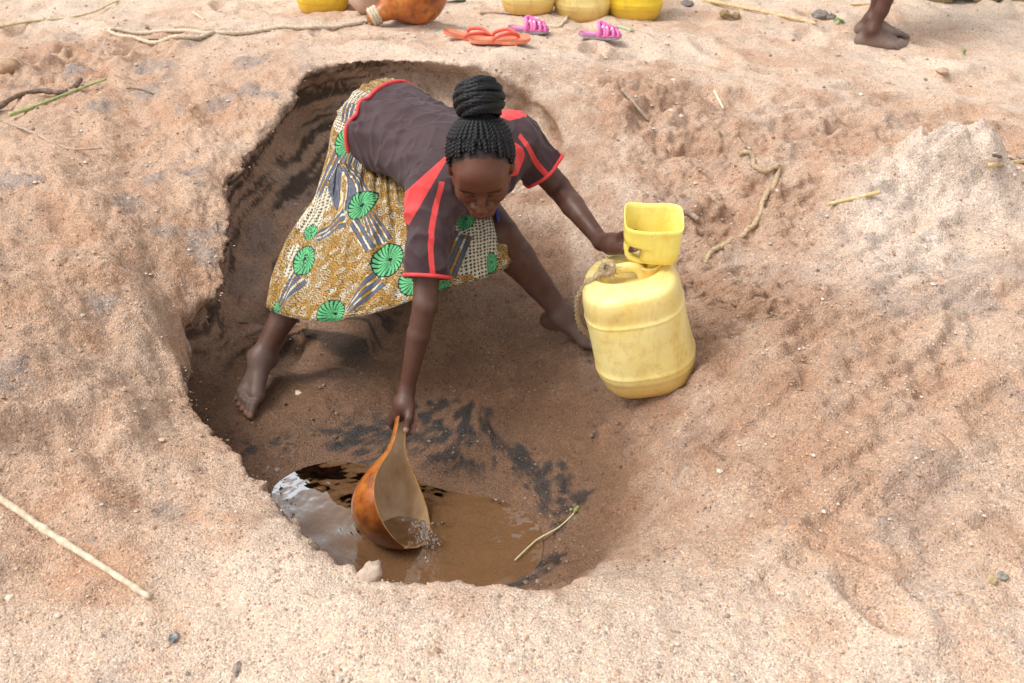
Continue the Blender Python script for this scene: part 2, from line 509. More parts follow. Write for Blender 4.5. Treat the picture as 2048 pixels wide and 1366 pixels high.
# undercut of the left and back walls
gyv, gxv = np.gradient(_sd, SGH)
nx = lut(gxv, X, Y, SGX[0], SGY[0], SGH); ny = lut(gyv, X, Y, SGX[0], SGY[0], SGH)
nl = np.hypot(nx, ny) + 1e-6; nx /= nl; ny /= nl
drop = np.maximum(GG - FF, 1e-3)
hrel = np.clip((GG - Z) / drop, 0, 1)
side = sstep(.05, -.45, X) * sstep(1.75, 2.2, Y) + .5 * sstep(3.2, 3.7, Y) * sstep(.35, .1, X)
hr2 = np.clip((GG - Z) / .36, 0, 1)
uc = np.clip(side, 0, 1) * sstep(.08, .15, drop) * 0.17 * np.sin(np.pi * hr2 ** .8) * sstep(.06, -.02, SD)
X = X + nx * uc; Y = Y + ny * uc
V = np.stack([X, Y, Z], -1)
# normals for the fine 3D relief
dA = np.roll(V, -1, 0) - np.roll(V, 1, 0)
dB = np.gradient(V, axis=1)
N = np.cross(dB, dA); N /= np.maximum(np.linalg.norm(N, axis=-1), 1e-9)[..., None]
N *= np.where(N[..., 2:3] < -.2, -1, 1)
steep = 1 - np.clip(N[..., 2], 0, 1)
rd = np.hypot(X - C0[0], Y - C0[1])
wall = sstep(.06, -.01, SD) * sstep(-.62, -.35, SD) * sstep(-.32, -.24, Z) * sstep(.10, .16, GG - FF) * sstep(.2, -.1, X)
fine_amp = (0.0035 + 0.003 * wall + .009 * lutS(tab_L, X, Y) + .005 * lutS(tab_S, X, Y)) * (1 - sstep(5, 8, rd)) * (1 - .8 * sstep(WATER_Z + .03, WATER_Z, Z) * M)
d3 = fbm(X, Y, Z, 26, 3, 101) * fine_amp + wall * 0.010 * fbm(X, Y, Z * 2.2, 5, 3, 111)
d3 += M * .007 * fbm(X, Y, Z, 14, 4, 125, .65) * sstep(WATER_Z + .0, WATER_Z + .05, Z) + M * .006 * np.abs(pn(X * 9, Y * 9, Z * 9, 127)) * sstep(WATER_Z + .0, WATER_Z + .05, Z)
d3 += .004 * np.maximum(0, pn(X * 60, Y * 60, Z * 60, 121) - .25) * (1 - sstep(5, 8, rd))
strata_h = Z + .05 * pn(X * 1.3, Y * 1.3, 0, 131) - .10 * (Y - 3.0)
lay = pn(strata_h * 34, 0 * X + .5, 0, 141) * .6 + .4 * pn(strata_h * 80, X * 2, Y * 2, 143)
d3 += wall * .005 * lay
V = V + N * d3[..., None]
X, Y, Z = V[..., 0], V[..., 1], V[..., 2]

# what the sand is like: dry and pale, damp, wet, black silt, strata
big = fbm(X, Y, Z, 1.6, 4, 151); mid = fbm(X, Y, Z, 7.0, 4, 161)
hyz = fbm(X * .7 + Y * .5, Y * 1.6 - X * .9, Z, 5.0, 4, 165)
dry = np.array([.625, .522, .432]); pink = np.array([.490, .350, .258]); ochre = np.array([.400, .250, .165])
dampc = np.array([.270, .168, .110]); wetc = np.array([.155, .088, .051]); black = np.array([.030, .027, .026]); greyc = np.array([.270, .245, .235])
def mixc(a, b, f): return a + (b - a) * f[..., None]
colr = np.broadcast_to(dry, V.shape).copy()
leftzone = sstep(-.4, -1.0, X) * (1 - sstep(4.0, 5.0, Y))
rightzone = mask_boxes(X, Y, SLOPE + LOOSE + [(1350, 700, .4, 0), (1300, 950, .3, -.15)])
colr = mixc(colr, pink, np.clip(.26 + .85 * leftzone + .75 * rightzone * 1.0 + .55 * big + .35 * mid, 0, 1) * (1 - .55 * sstep(1.5, 1.25, Y)))
colr = mixc(colr, ochre, np.clip(sstep(.1, .7, mid + .5 * big) * (.35 + .35 * leftzone + .4 * lutS(tab_L, X, Y)), 0, 1))
gstreak = sstep(.28, .62, fbm(X * 1.4 + Y * .4, Y * 1.1 - X * .6, Z, 3.1, 4, 171)) * (.55 * leftzone + .4 * rightzone + .12)
colr = mixc(colr, greyc, np.clip(gstreak, 0, .75))
loosec = mask_boxes(X, Y, [q for q in LOOSE if q[0] > 1000] + [(1250, 260, .3, .07), (1330, 380, .3, .02)])
colr = mixc(colr, np.array([.385, .255, .180]), np.clip(loosec * (.62 + .5 * mid), 0, .85))
damp = M * sstep(.05, -.12, Z) * sstep(.02, -.12, SD)
qb = PZ(980, 880, -.3); rampd = sstep(1.25, .25, np.hypot((X - qb[0]) * .8, (Y - qb[1]))) * sstep(-.2, .2, X)
damp = np.maximum(damp * np.where(X > .2, .7, 1), rampd * (.75 + .5 * mid))
damp = np.maximum(damp * (1 - wall), wall * .40)
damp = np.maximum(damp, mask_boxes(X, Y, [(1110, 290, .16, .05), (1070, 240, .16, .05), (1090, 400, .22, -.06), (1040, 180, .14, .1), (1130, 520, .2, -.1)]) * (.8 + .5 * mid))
damp = np.clip(damp + .25 * mid * M, 0, 1)
colr = mixc(colr, dampc, damp)
wet = sstep(-.10, -.27, Z + .05 * mid) * M * (1 - .85 * wall) * (1 - .55 * sstep(.05, -.01, SD) * sstep(-.80, -.50, SD) * sstep(-.30, -.42, X) * sstep(2.45, 2.7, Y))
wet = np.clip(wet, 0, 1)
colr = mixc(colr, wetc, wet * .92)
sh2 = strata_h + .30 * SD
lay2 = pn(sh2 * 46, X * 1.2, Y * 1.2, 145) * .6 + .4 * pn(sh2 * 120, X * 3, Y * 3, 147)
wall2 = sstep(.05, -.01, SD) * sstep(-.80, -.50, SD) * sstep(-.36, -.325, Z) * sstep(-.30, -.42, X) * sstep(2.45, 2.7, Y)
wall2 = np.maximum(wall2, wall * .7)
bands = sstep(.02, .24, lay2 + .22 * mid)
colr = mixc(colr, np.array([.055, .042, .034]), wall2 * bands * .88)
silt = sstep(-.15, .45, fbm(X, Y, 0, 16, 4, 181, .7)) * np.exp(-((Z - (WATER_Z + .012 + .010 * big)) / .012) ** 2) * M
colr = mixc(colr, black, np.clip(silt * 1.0, 0, .85))
def blot(px, py, r, z=-.35, ax=1.0):
    q = PZ(px, py, z); return np.exp(-(((X - q[0]) / (r * ax)) ** 2 + ((Y - q[1]) / r) ** 2) ** 1.5)
for (px, py, r, ax) in [(740, 885, .06, 1.6), (860, 862, .05, 2.2), (935, 862, .06, 1.5), (1100, 970, .07, 1), (1045, 915, .05, 1), (560, 990, .07, .8), (700, 870, .05, 1.8), (840, 840, .05, 2.5), (1140, 1010, .06, .8), (1080, 1120, .05, 1.5)]:
    colr = mixc(colr, black, sstep(.30, .75, blot(px, py, r * 1.15, -.35, ax) + .55 * fbm(X, Y, 0, 20, 2, 191, .7)) * sstep(.05, .3, blot(px, py, r * 1.15, -.35, ax)) * M * .88 * sstep(-.45, .10, fbm(X, Y, 0, 30, 1, 193)))
ap = 0.030 * np.abs(1)
crust = mask_boxes(X, Y, [(1860, 372, .22, .2), (1760, 420, .16, .15), (1940, 400, .2, .15), (1800, 520, .2, .1)])
colr = mixc(colr, np.array([.60, .535, .475]), np.clip(crust * (.75 + .4 * mid), 0, .9))
colr = mixc(colr, np.array([.25, .22, .205]), np.clip(crust * sstep(.1, .7, fbm(X, Y, Z, 12, 4, 199, .65)), 0, .45))
colr = np.clip(colr * (1 + .10 * mid + .06 * fbm(X, Y, Z, 30, 2, 201))[..., None], .015, .8)
wetness = np.clip(.25 * damp + .85 * sstep(WATER_Z + .07, WATER_Z + .02, Z) * M, 0, 1)

Fq = np.concatenate([grid_faces(NT_, NR + 40, closed_c=False),
                     np.stack([(NT_ - 1) * (NR + 40) + np.arange(NR + 39), (NT_ - 1) * (NR + 40) + np.arange(1, NR + 40), np.arange(1, NR + 40), np.arange(NR + 39)], 1)])
Vf = V.reshape(-1, 3)
ctr = len(Vf); Vf = np.concatenate([Vf, [[C0[0], C0[1], Z[:, 0].mean()]]])
i0 = np.arange(NT_) * (NR + 40); i1 = np.roll(i0, -1)
me = mesh_np('sandy_ground', Vf, Fq[:, ::-1])
cc = np.concatenate([colr.reshape(-1, 3), colr[:1, 0]])
add_col(me, cc); add_float(me, np.concatenate([wetness.ravel(), [1.0]]), 'wet')
add_float(me, np.concatenate([(lutS(tab_L, X, Y) + wall).ravel(), [0.0]]), 'rough')

k = NT('coarse_river_sand')
b = k.bsdf(); v = k.coord()
col = k.attr('Col'); wt = k.attr('wet', 'Fac')
vo = k.voro(v, 330); vo2 = k.voro(v, 150)
sepc = k.n('ShaderNodeSeparateColor'); k.l(vo.outputs['Color'], sepc.inputs[0])
grain = k.ramp(sepc.outputs[0], [(0, (.42, .37, .35)), (.08, (.70, .63, .60)), (.20, (.95, .84, .76)), (.55, (1.02, .98, .95)), (.78, (1.18, 1.02, .86)), (.90, (1.32, 1.30, 1.30)), (1, (1.5, 1.5, 1.5))])
sep2 = k.n('ShaderNodeSeparateColor'); k.l(vo2.outputs['Color'], sep2.inputs[0])
grain2 = k.ramp(sep2.outputs[1], [(0, (.45, .40, .40)), (.025, (.85, .80, .78)), (.07, (1, 1, 1)), (.90, (1, 1, 1)), (.96, (1.15, .95, .80)), (1, (1.35, 1.33, 1.3))])
c1 = k.mix(.85, col, grain, 'MULTIPLY')
c2 = k.mix(.8, c1, grain2, 'MULTIPLY')
k.l(c2, b.inputs['Base Color'])
k.l(k.ramp(wt, [(0, (.9, .9, .9)), (.5, (.6, .6, .6)), (1, (.22, .22, .22))]), b.inputs['Roughness'])
b.inputs['Specular IOR Level'].default_value = .35
n1 = k.noise(v, 38, 6, .65)
hgt = k.math('ADD', k.math('MULTIPLY', vo.outputs['Distance'], -.45), k.math('MULTIPLY', n1.outputs[0], 1.6))
hgt = k.math('ADD', hgt, k.math('MULTIPLY', vo2.outputs['Distance'], -.5))
k.l(k.bump(hgt, .75, .006), b.inputs['Normal'])
MAT_SAND = k.m
ground = link('sandy_ground', me, MAT_SAND)
ground['kind'] = 'structure'

def H1(x, y):
    return float(HG(np.array([x]), np.array([y]))[0][0])

def HIT(px, py, lift=0.0, dmax=9):
    """where the ray through a pixel meets the ground"""
    d = np.arange(1.6, dmax, .004)
    r = CF + CR * (px - 1024) / F_PX + CU * (683 - py) / F_PX
    pts = CO + d[:, None] * r
    z = HG(pts[:, 0], pts[:, 1])[0] + lift
    i = np.argmax(pts[:, 2] < z)
    q = pts[i].copy(); q[2] = z[i]
    return q

# ------------------------------------------------------------------ water in the bottom of the pit
qs = [(560, 1000), (640, 1110), (720, 1150), (880, 1185), (1000, 1185), (1060, 1130), (1070, 1070), (1040, 1020), (980, 1000), (920, 990), (860, 975), (780, 945), (680, 930), (600, 950)]
wp = catmull([PZ(a, c, WATER_Z) for a, c in qs], 220, closed=True)
wc = wp.mean(0)
ringf = np.linspace(0.01, 1.06, 150)
WV = (wc[None, None] + (wp[None] - wc) * ringf[:, None, None]).reshape(-1, 3)
gl = PZ(790, 1060, WATER_Z)
rg = np.hypot(WV[:, 0] - gl[0], WV[:, 1] - gl[1])
WV[:, 2] = WATER_Z + .0004 * np.sin(rg * 2 * np.pi / .030 + 5 * fbm(WV[:, 0], WV[:, 1], 0, 9, 2, 8)) * np.exp(-np.abs(rg - .09) / .05) * sstep(.05, .10, rg) + .0003 * fbm(WV[:, 0], WV[:, 1], 0, 30, 2, 18) + .0012 * fbm(WV[:, 0], WV[:, 1], 0, 9, 2, 5)
me = mesh_np('water', WV, grid_faces(150, 220))
k = NT('muddy_water')
tr = k.n('ShaderNodeBsdfTransparent'); tr.inputs[0].default_value = (.86, .74, .60, 1)
df = k.n('ShaderNodeBsdfDiffuse'); df.inputs[0].default_value = (.275, .150, .072, 1)
m1 = k.n('ShaderNodeMixShader'); m1.inputs[0].default_value = .52
k.l(tr.outputs[0], m1.inputs[1]); k.l(df.outputs[0], m1.inputs[2])
gs = k.n('ShaderNodeBsdfGlossy'); gs.inputs['Roughness'].default_value = .03
fr = k.n('ShaderNodeFresnel'); fr.inputs[0].default_value = 1.33
bp = k.bump(k.noise(k.coord(), 28, 2).outputs[0], .05, .01)
k.l(bp, gs.inputs['Normal']); k.l(bp, fr.inputs['Normal'])
m2 = k.n('ShaderNodeMixShader')
k.l(fr.outputs[0], m2.inputs[0]); k.l(m1.outputs[0], m2.inputs[1]); k.l(gs.outputs[0], m2.inputs[2])
k.l(m2.outputs[0], k.out.inputs['Surface'])
MAT_WATER = k.m
water = link('water', me, MAT_WATER); water['kind'] = 'structure'

# ================================================================== implicit-surface bodies
class Field:
    def __init__(self, lo, hi, h):
        self.lo = np.asarray(lo, float); self.h = h
        self.n = np.ceil((np.asarray(hi) - self.lo) / h).astype(int) + 1
        self.D = np.full(self.n, 0.2, np.float32)
        self.ax = [(self.lo[i] + h * np.arange(self.n[i])).astype(np.float32) for i in range(3)]
    def reg(self, lo, hi):
        a = np.clip(np.floor((np.asarray(lo) - self.lo) / self.h).astype(int), 0, self.n - 1)
        b = np.clip(np.ceil((np.asarray(hi) - self.lo) / self.h).astype(int) + 1, 1, self.n)
        s = tuple(slice(int(a[i]), int(b[i])) for i in range(3))
        return s, self.ax[0][s[0]][:, None, None], self.ax[1][s[1]][None, :, None], self.ax[2][s[2]][None, None, :]
    def put(self, s, d, k, op='u'):
        A = self.D[s]
        if op == 'u':
            h = np.clip(.5 + .5 * (d - A) / k, 0, 1) if k > 0 else (d > A).astype(np.float32)
            self.D[s] = d + (A - d) * h - k * h * (1 - h)
        else:                                   # subtract
            d = -d
            h = np.clip(.5 - .5 * (d - A) / k, 0, 1)
            self.D[s] = d + (A - d) * h + k * h * (1 - h)
    def cap(self, a, b, ra, rb, k=.012, op='u'):
        a = np.asarray(a, float); b = np.asarray(b, float); pad = max(ra, rb) + k + .02
        s, x, y, z = self.reg(np.minimum(a, b) - pad, np.maximum(a, b) + pad)
        ab = b - a; L = ab @ ab
        t = np.clip(((x - a[0]) * ab[0] + (y - a[1]) * ab[1] + (z - a[2]) * ab[2]) / L, 0, 1).astype(np.float32)
        d = np.sqrt((x - a[0] - t * ab[0]) ** 2 + (y - a[1] - t * ab[1]) ** 2 + (z - a[2] - t * ab[2]) ** 2) - (ra + (rb - ra) * t)
        self.put(s, d.astype(np.float32), k, op)
    def chain(self, pts, rad, k=.012):
        k = min(k, .008)
        for i in range(len(pts) - 1):
            self.cap(pts[i], pts[i + 1], rad[i], rad[i + 1], k)
    def ell(self, c, r, axes=None, k=.012, op='u'):
        c = np.asarray(c, float); r = np.asarray(r, float); pad = r.max() + k + .02
        s, x, y, z = self.reg(c - pad, c + pad)
        A = np.eye(3) if axes is None else np.asarray(axes, float)
        x = x - c[0]; y = y - c[1]; z = z - c[2]
        q = [(A[i][0] * x + A[i][1] * y + A[i][2] * z) for i in range(3)]
        k0 = np.sqrt(sum((q[i] / r[i]) ** 2 for i in range(3))); k1 = np.sqrt(sum((q[i] / r[i] ** 2) ** 2 for i in range(3))) + 1e-6
        self.put(s, (k0 * (k0 - 1) / k1).astype(np.float32), k, op)
    def mesh(self):
        return surface_nets(self.D, self.lo, self.h)

def surface_nets(D, lo, h):
    neg = D < 0
    cnt = np.zeros(np.array(D.shape) - 1, np.uint8)
    for i in (0, 1):
        for j in (0, 1):
            for k in (0, 1):
                cnt += neg[i:D.shape[0] - 1 + i, j:D.shape[1] - 1 + j, k:D.shape[2] - 1 + k]
    cells = np.argwhere((cnt > 0) & (cnt < 8))
    idx = np.full(cnt.shape, -1, np.int32)
    idx[tuple(cells.T)] = np.arange(len(cells))
    ci, cj, ck = cells.T
    acc = np.zeros((len(cells), 3)); num = np.zeros(len(cells))
    corners = [(i, j, k) for i in (0, 1) for j in (0, 1) for k in (0, 1)]
    val = {c: D[ci + c[0], cj + c[1], ck + c[2]].astype(float) for c in corners}
    for a in corners:
        for ax in range(3):
            if a[ax] == 0:
                b = list(a); b[ax] = 1; b = tuple(b)
                va, vb = val[a], val[b]; cr = (va < 0) != (vb < 0)
                t = np.where(cr, va / np.where(cr, va - vb, 1), 0)
                p = np.array(a, float)[None].repeat(len(cells), 0); p[:, ax] = t
                acc += p * cr[:, None]; num += cr
    V = lo + h * (cells + acc / num[:, None])
    Fs = []
    for ax in range(3):
        o1, o2 = [(1, 2), (2, 0), (0, 1)][ax]
        s0 = [slice(None)] * 3; s1 = [slice(None)] * 3
        s0[ax] = slice(0, -1); s1[ax] = slice(1, None)
        e = np.argwhere(neg[tuple(s0)] != neg[tuple(s1)])
        ok = (e[:, o1] > 0) & (e[:, o2] > 0) & (e[:, o1] < cnt.shape[o1]) & (e[:, o2] < cnt.shape[o2])
        e = e[ok]
        def at(d1, d2):
            q = e.copy(); q[:, o1] -= d1; q[:, o2] -= d2
            return idx[tuple(q.T)]
        quad = np.stack([at(1, 1), at(0, 1), at(0, 0), at(1, 0)], 1)
        flip = ~neg[tuple(e.T)]
        quad[flip] = quad[flip][:, ::-1]
        Fs.append(quad)
    F = np.concatenate(Fs)
    return V, F[(F >= 0).all(1)]

def smooth_mesh(V, F, it=2, lam=.5):
    n = len(V)
    a = F[:, [0, 1, 2, 3]].ravel(); b = F[:, [1, 2, 3, 0]].ravel()
    deg = np.bincount(a, minlength=n) + np.bincount(b, minlength=n)
    for _ in range(it):
        S = np.stack([np.bincount(a, V[b, i], n) + np.bincount(b, V[a, i], n) for i in range(3)], 1) / np.maximum(deg, 1)[:, None]
        V = V + lam * (S - V)
    return V

def skin_mat():
    k = NT('dark_brown_skin'); b = k.bsdf(); v = k.coord()
    c = k.attr('Col'); n = k.noise(v, 60, 4)
    k.l(k.mix(.5, c, k.ramp(n.outputs[0], [(.3, (.8, .8, .8)), (.7, (1.15, 1.12, 1.1))]), 'MULTIPLY'), b.inputs['Base Color'])
    b.inputs['Roughness'].default_value = .45; b.inputs['Specular IOR Level'].default_value = .36
    b.inputs['Subsurface Weight'].default_value = .06; b.inputs['Subsurface Radius'].default_value = (.6, .25, .12); b.inputs['Subsurface Scale'].default_value = .004
    k.l(k.ramp(k.noise(v, 34, 5, .7).outputs[0], [(.3, (.36, .36, .36)), (.7, (.62, .62, .62))]), b.inputs['Roughness'])
    k.l(k.bump(k.noise(v, 300, 4).outputs[0], .25, .0016), b.inputs['Normal'])
    return k.m
MAT_SKIN = skin_mat()
SKIN = np.array([.092, .038, .024]); SOLE = np.array([.30, .16, .11]); DUST = np.array([.20, .150, .125])

def foot(Fd, ankle, fdir, inner, up, s=1.0):
    """ankle-to-toes; returns toe tip points"""
    fdir = unit(fdir); up = unit(up - fdir * (up @ fdir)); inner = unit(inner - fdir * (inner @ fdir) - up * (inner @ up))
    at = lambda f, i, u: ankle + s * (fdir * f + inner * i + up * u)
    Fd.cap(at(0, 0, .0), at(-.040, 0, -.048), .033 * s, .029 * s, .02)
    Fd.cap(at(-.04, 0, -.050), at(.07, -.022, -.060), .028 * s, .019 * s, .02)
    Fd.cap(at(0, .0, -.006), at(.105, .020, -.052), .034 * s, .023 * s, .025)
    Fd.cap(at(.03, -.01, -.035), at(.10, -.025, -.058), .026 * s, .018 * s, .02)
    Fd.cap(at(.105, .022, -.055), at(.09, -.030, -.060), .022 * s, .017 * s, .015)
    tips = []
    for (i0, i1, f0, f1, r) in [(.028, .027, .105, .178, .0125), (.011, .010, .112, .172, .0095), (-.005, -.008, .108, .160, .009), (-.020, -.025, .10, .146, .0085), (-.033, -.041, .088, .126, .0085)]:
        m = at((f0 + f1) / 2, (i0 + i1) / 2, -.050)
        t = at(f1, i1, -.066)
        Fd.cap(at(f0, i0, -.056), m, r * 1.15 * s, r * s, .005); Fd.cap(m, t, r * s, r * .95 * s, .004)
        tips.append(t)
    for e in (1, -1):
        Fd.ell(at(-.004, e * .030, .002), np.array([.013, .013, .014]) * s, k=.015)
    return tips

# ------------------------------------------------------------------ the woman: joints
t_ax = None
pelvis = P(768, 250, 3.10)
shR, shL = P(862, 392, 2.72), P(1026, 276, 2.83)
smid = (shR + shL) / 2
t_ax = unit(smid - pelvis)
lat = unit(shL - shR); lat = unit(lat - t_ax * (lat @ t_ax))
nrm = unit(np.cross(t_ax, lat)); nrm = nrm if nrm[2] > 0 else -nrm
hipR, hipL = pelvis - lat * .09 - t_ax * .02 - nrm * .03, pelvis + lat * .09 - t_ax * .02 - nrm * .03
knR, anR = P(648, 488, 3.11), P(521, 716, 3.10)
knL, anL = P(1000, 468, 2.97), P(1124, 628, 3.09)
elR, wrR = P(850, 608, 2.72), P(813, 782, 2.79)
elL, wrL = P(1116, 374, 2.92), P(1203, 484, 2.78)
lo = np.array([-1.0, 2.05, -.42]); hi = np.array([.52, 3.2, .72])
B = Field(lo, hi, .0036)
# torso
for (f, a, bb) in [(-.03, .150, .105), (.10, .128, .095), (.24, .122, .095), (.36, .140, .10), (.44, .13, .08)]:
    B.ell(pelvis + t_ax * f - nrm * .01, (.10, a, bb), [t_ax, lat, nrm], k=.05)
B.cap(shR, smid, .045, .05, .03); B.cap(shL, smid, .045, .05, .03)
# legs
def leg(h, kn, an, side):
    B.cap(h, kn, .080, .054, .03)
    ax = unit(an - kn); back = unit(np.cross(ax, lat)); back = back if back @ nrm > -2 else back
    B.cap(kn, kn + (an - kn) * .30 + side * .012, .053, .054, .008)
    B.cap(kn + (an - kn) * .30 + side * .012, kn + (an - kn) * .62 + side * .006, .054, .041, .010)
    B.cap(kn + (an - kn) * .62 + side * .006, an, .041, .031, .010)
leg(hipR, knR, anR, np.array([.0, .8, -.3])); leg(hipL, knL, anL, np.array([-.4, .8, -.4]))
toesR = foot(B, anR, np.array([-.22, -.95, -.22]), np.array([1.0, -.1, .1]), np.array([0, -.3, 1.0]), .98)
toesL = foot(B, anL, np.array([.85, -.45, -.16]), np.array([-.5, -.85, 0]), np.array([0.1, -.2, 1.0]), .92)
# arms
B.chain([shR, shR + (elR - shR) * .5, elR], [.046, .039, .033], .03)
B.chain([elR, elR + (wrR - elR) * .35, wrR], [.0325, .0315, .0205], .03)
B.chain([shL, shL + (elL - shL) * .5, elL], [.046, .040, .035], .03)
B.chain([elL, elL + (wrL - elL) * .35, wrL], [.0345, .033, .021], .03)
# right hand: palm above the neck of the ladle, thumb in the hollow, fingers curled round behind
def hand_chain(pts, rads, k=.005):
    B.chain([P(*q) for q in pts], rads, k)
B.cap(wrR, P(808, 812, 2.775), .023, .026, .015)
B.cap(P(802, 808, 2.785), P(797, 832, 2.790), .025, .019, .012)
B.cap(P(814, 808, 2.775), P(818, 826, 2.775), .021, .015, .012)
hand_chain([(789, 824, 2.785), (783, 846, 2.800), (794, 862, 2.835), (812, 866, 2.842), (827, 861, 2.822)], [.0125, .0115, .0105, .0095, .008])
hand_chain([(793, 828, 2.795), (789, 838, 2.825), (802, 850, 2.845), (818, 852, 2.838), (830, 849, 2.815)], [.012, .0115, .0105, .0095, .008])
hand_chain([(799, 830, 2.800), (797, 834, 2.832), (809, 842, 2.848), (822, 842, 2.836), (832, 838, 2.812)], [.0115, .011, .010, .009, .008])
hand_chain([(806, 828, 2.800), (808, 828, 2.830), (818, 830, 2.838), (826, 830, 2.825), (831, 829, 2.806)], [.011, .0105, .0095, .0085, .0075])
hand_chain([(820, 816, 2.765), (818, 836, 2.752), (812, 860, 2.752)], [.0145, .0115, .0088])
thumbR = P(812, 861, 2.746)
# left hand on the handle of the funnel
B.cap(wrL, P(1225, 490, 2.735), .023, .026, .015)
B.cap(P(1222, 482, 2.745), P(1246, 478, 2.700), .024, .016, .012)
B.cap(P(1220, 494, 2.735), P(1240, 496, 2.690), .020, .014, .012)
hand_chain([(1224, 500, 2.715), (1248, 500, 2.650), (1272, 497, 2.618)], [.0145, .0115, .0088])
thumbL = P(1272, 495, 2.612)
hand_chain([(1243, 471, 2.690), (1254, 466, 2.668), (1268, 466, 2.662), (1279, 472, 2.645)], [.0115, .0105, .0098, .0085])
hand_chain([(1246, 478, 2.690), (1258, 475, 2.672), (1270, 476, 2.664), (1280, 482, 2.648)], [.0115, .0105, .0098, .0085])
hand_chain([(1246, 486, 2.690), (1258, 485, 2.674), (1270, 487, 2.666), (1278, 491, 2.655)], [.0110, .0100, .0095, .0080])
hand_chain([(1242, 494, 2.695), (1254, 496, 2.682), (1266, 498, 2.672)], [.0100, .0095, .0080])

# ------------------------------------------------------------------ head (finer field, joined into the same mesh)
fx = unit([.02, -.845, -.535]); ux = unit(np.array([0.0, -.535, .845])); ux = unit(ux - fx * (ux @ fx)); lx = np.cross(ux, fx); lx = lx if lx[0] > 0 else -lx
eye_mid = P(962, 386, 2.47)
HC = eye_mid - fx * .082 - ux * .000
hl = lambda x, y, z: HC + lx * x + fx * y + ux * z
Hd = Field(HC - .165, HC + .165, .0019)
AX = [lx, fx, ux]
nb = smid + nrm * .015 - t_ax * .01
Hd.ell(hl(0, -.012, .030), (.0735, .094, .082), AX, .0)
Hd.ell(hl(0, .020, -.025), (.063, .066, .085), AX, .03)
for e in (-1, 1):
    Hd.cap(hl(e * .050, .000, -.062), hl(e * .014, .070, -.098), .024, .018, .03)
    Hd.ell(hl(e * .038, .056, -.036), (.026, .026, .026), AX, .02)
    Hd.ell(hl(e * .076, -.006, -.014), (.010, .020, .030), AX, .006)
Hd.ell(hl(0, .076, -.102), (.022, .014, .014), AX, .02)
Hd.cap(hl(-.040, .071, .012), hl(.040, .071, .012), .013, .013, .014)
Hd.ell(hl(0, .066, .040), (.05, .022, .035), AX, .03)
for e in (-1, 1):
    Hd.ell(hl(e * .032, .094, -.006), (.017, .012, .010), AX, .010, 's')
    Hd.ell(hl(e * .032, .075, -.006), (.0165, .0125, .0125), AX, .003)
Hd.chain([hl(0, .080, .006), hl(0, .094, -.022), hl(0, .105, -.044)], [.009, .009, .0115], .010)
for e in (-1, 1):
    Hd.ell(hl(e * .0165, .090, -.047), (.0115, .012, .009), AX, .008)
Hd.ell(hl(0, .083, -.066), (.030, .012, .018), AX, .012)
Hd.chain([hl(-.023, .082, -.073), hl(-.006, .0955, -.067), hl(.006, .0955, -.067), hl(.023, .082, -.073)], [.004, .0070, .0070, .004], .004)
Hd.chain([hl(-.021, .081, -.077), hl(0, .0940, -.083), hl(.021, .081, -.077)], [.004, .0085, .004], .004)
Hd.cap(hl(0, -.035, -.05), hl(0, -.035, -.05) + (nb - hl(0, -.035, -.05)) * .9, .052, .056, .02)
B.cap(hl(0, -.040, -.06), nb, .049, .058, .03)
VB, FB = B.mesh(); VB = smooth_mesh(VB, FB, 2, .4)
VH, FH = Hd.mesh(); VH = smooth_mesh(VH, FH, 1, .4)
colB = np.broadcast_to(SKIN, VB.shape).copy()
nz = fbm(VB[:, 0], VB[:, 1], VB[:, 2], 14, 3, 7)
def dist(V, p): return np.linalg.norm(V - p, axis=1)
for an, tips in ((anR, toesR), (anL, toesL)):
    f = np.clip((sstep(.17, .06, dist(VB, an + (tips[1] - an) * .45)) + .25 * nz) * .48, 0, .6)
    colB += (DUST - colB) * f[:, None]
    for tp in tips:
        colB += (SOLE - colB) * (sstep(.014, .008, dist(VB, tp + np.array([0, -.004, .004]))) * .8)[:, None]
for tp in (thumbR, thumbL):
    colB += (np.array([.42, .24, .19]) - colB) * (sstep(.0115, .0065, dist(VB, tp)) * .9)[:, None]
for q in ((831, 849, 2.812), (833, 838, 2.809), (829, 861, 2.819), (832, 829, 2.803)):
    colB += (np.array([.42, .22, .16]) - colB) * (sstep(.016, .009, dist(VB, P(*q))) * .85)[:, None]
colH = np.broadcast_to(SKIN * np.array([1.20, 1.05, .92]), VH.shape).copy()
lc = np.stack([(VH - HC) @ lx, (VH - HC) @ fx, (VH - HC) @ ux], 1)
lips = sstep(.030, .020, np.abs(lc[:, 0])) * sstep(.0185, .012, np.abs(lc[:, 2] + .075)) * (lc[:, 1] > .072)
colH += (np.array([.135, .050, .040]) - colH) * (lips * .75)[:, None]
mouth = (np.abs(lc[:, 2] + .0745) < .0018) & (np.abs(lc[:, 0]) < .021) & (lc[:, 1] > .07)
colH[mouth] = [.02, .01, .008]
bro = sstep(.0065, .003, np.abs(lc[:, 2] - (.0165 - 5.0 * (np.abs(lc[:, 0]) - .034) ** 2))) * (np.abs(np.abs(lc[:, 0]) - .034) < .019) * (lc[:, 1] > .04)
colH += (np.array([.018, .012, .010]) - colH) * (bro * .92)[:, None]
lash = sstep(.0042, .0016, np.abs(lc[:, 2] + .0135 - 6 * (np.abs(lc[:, 0]) - .032) ** 2)) * (np.abs(np.abs(lc[:, 0]) - .032) < .0155) * (lc[:, 1] > .05)
colH += (np.array([.010, .007, .006]) - colH) * (lash * .95)[:, None]
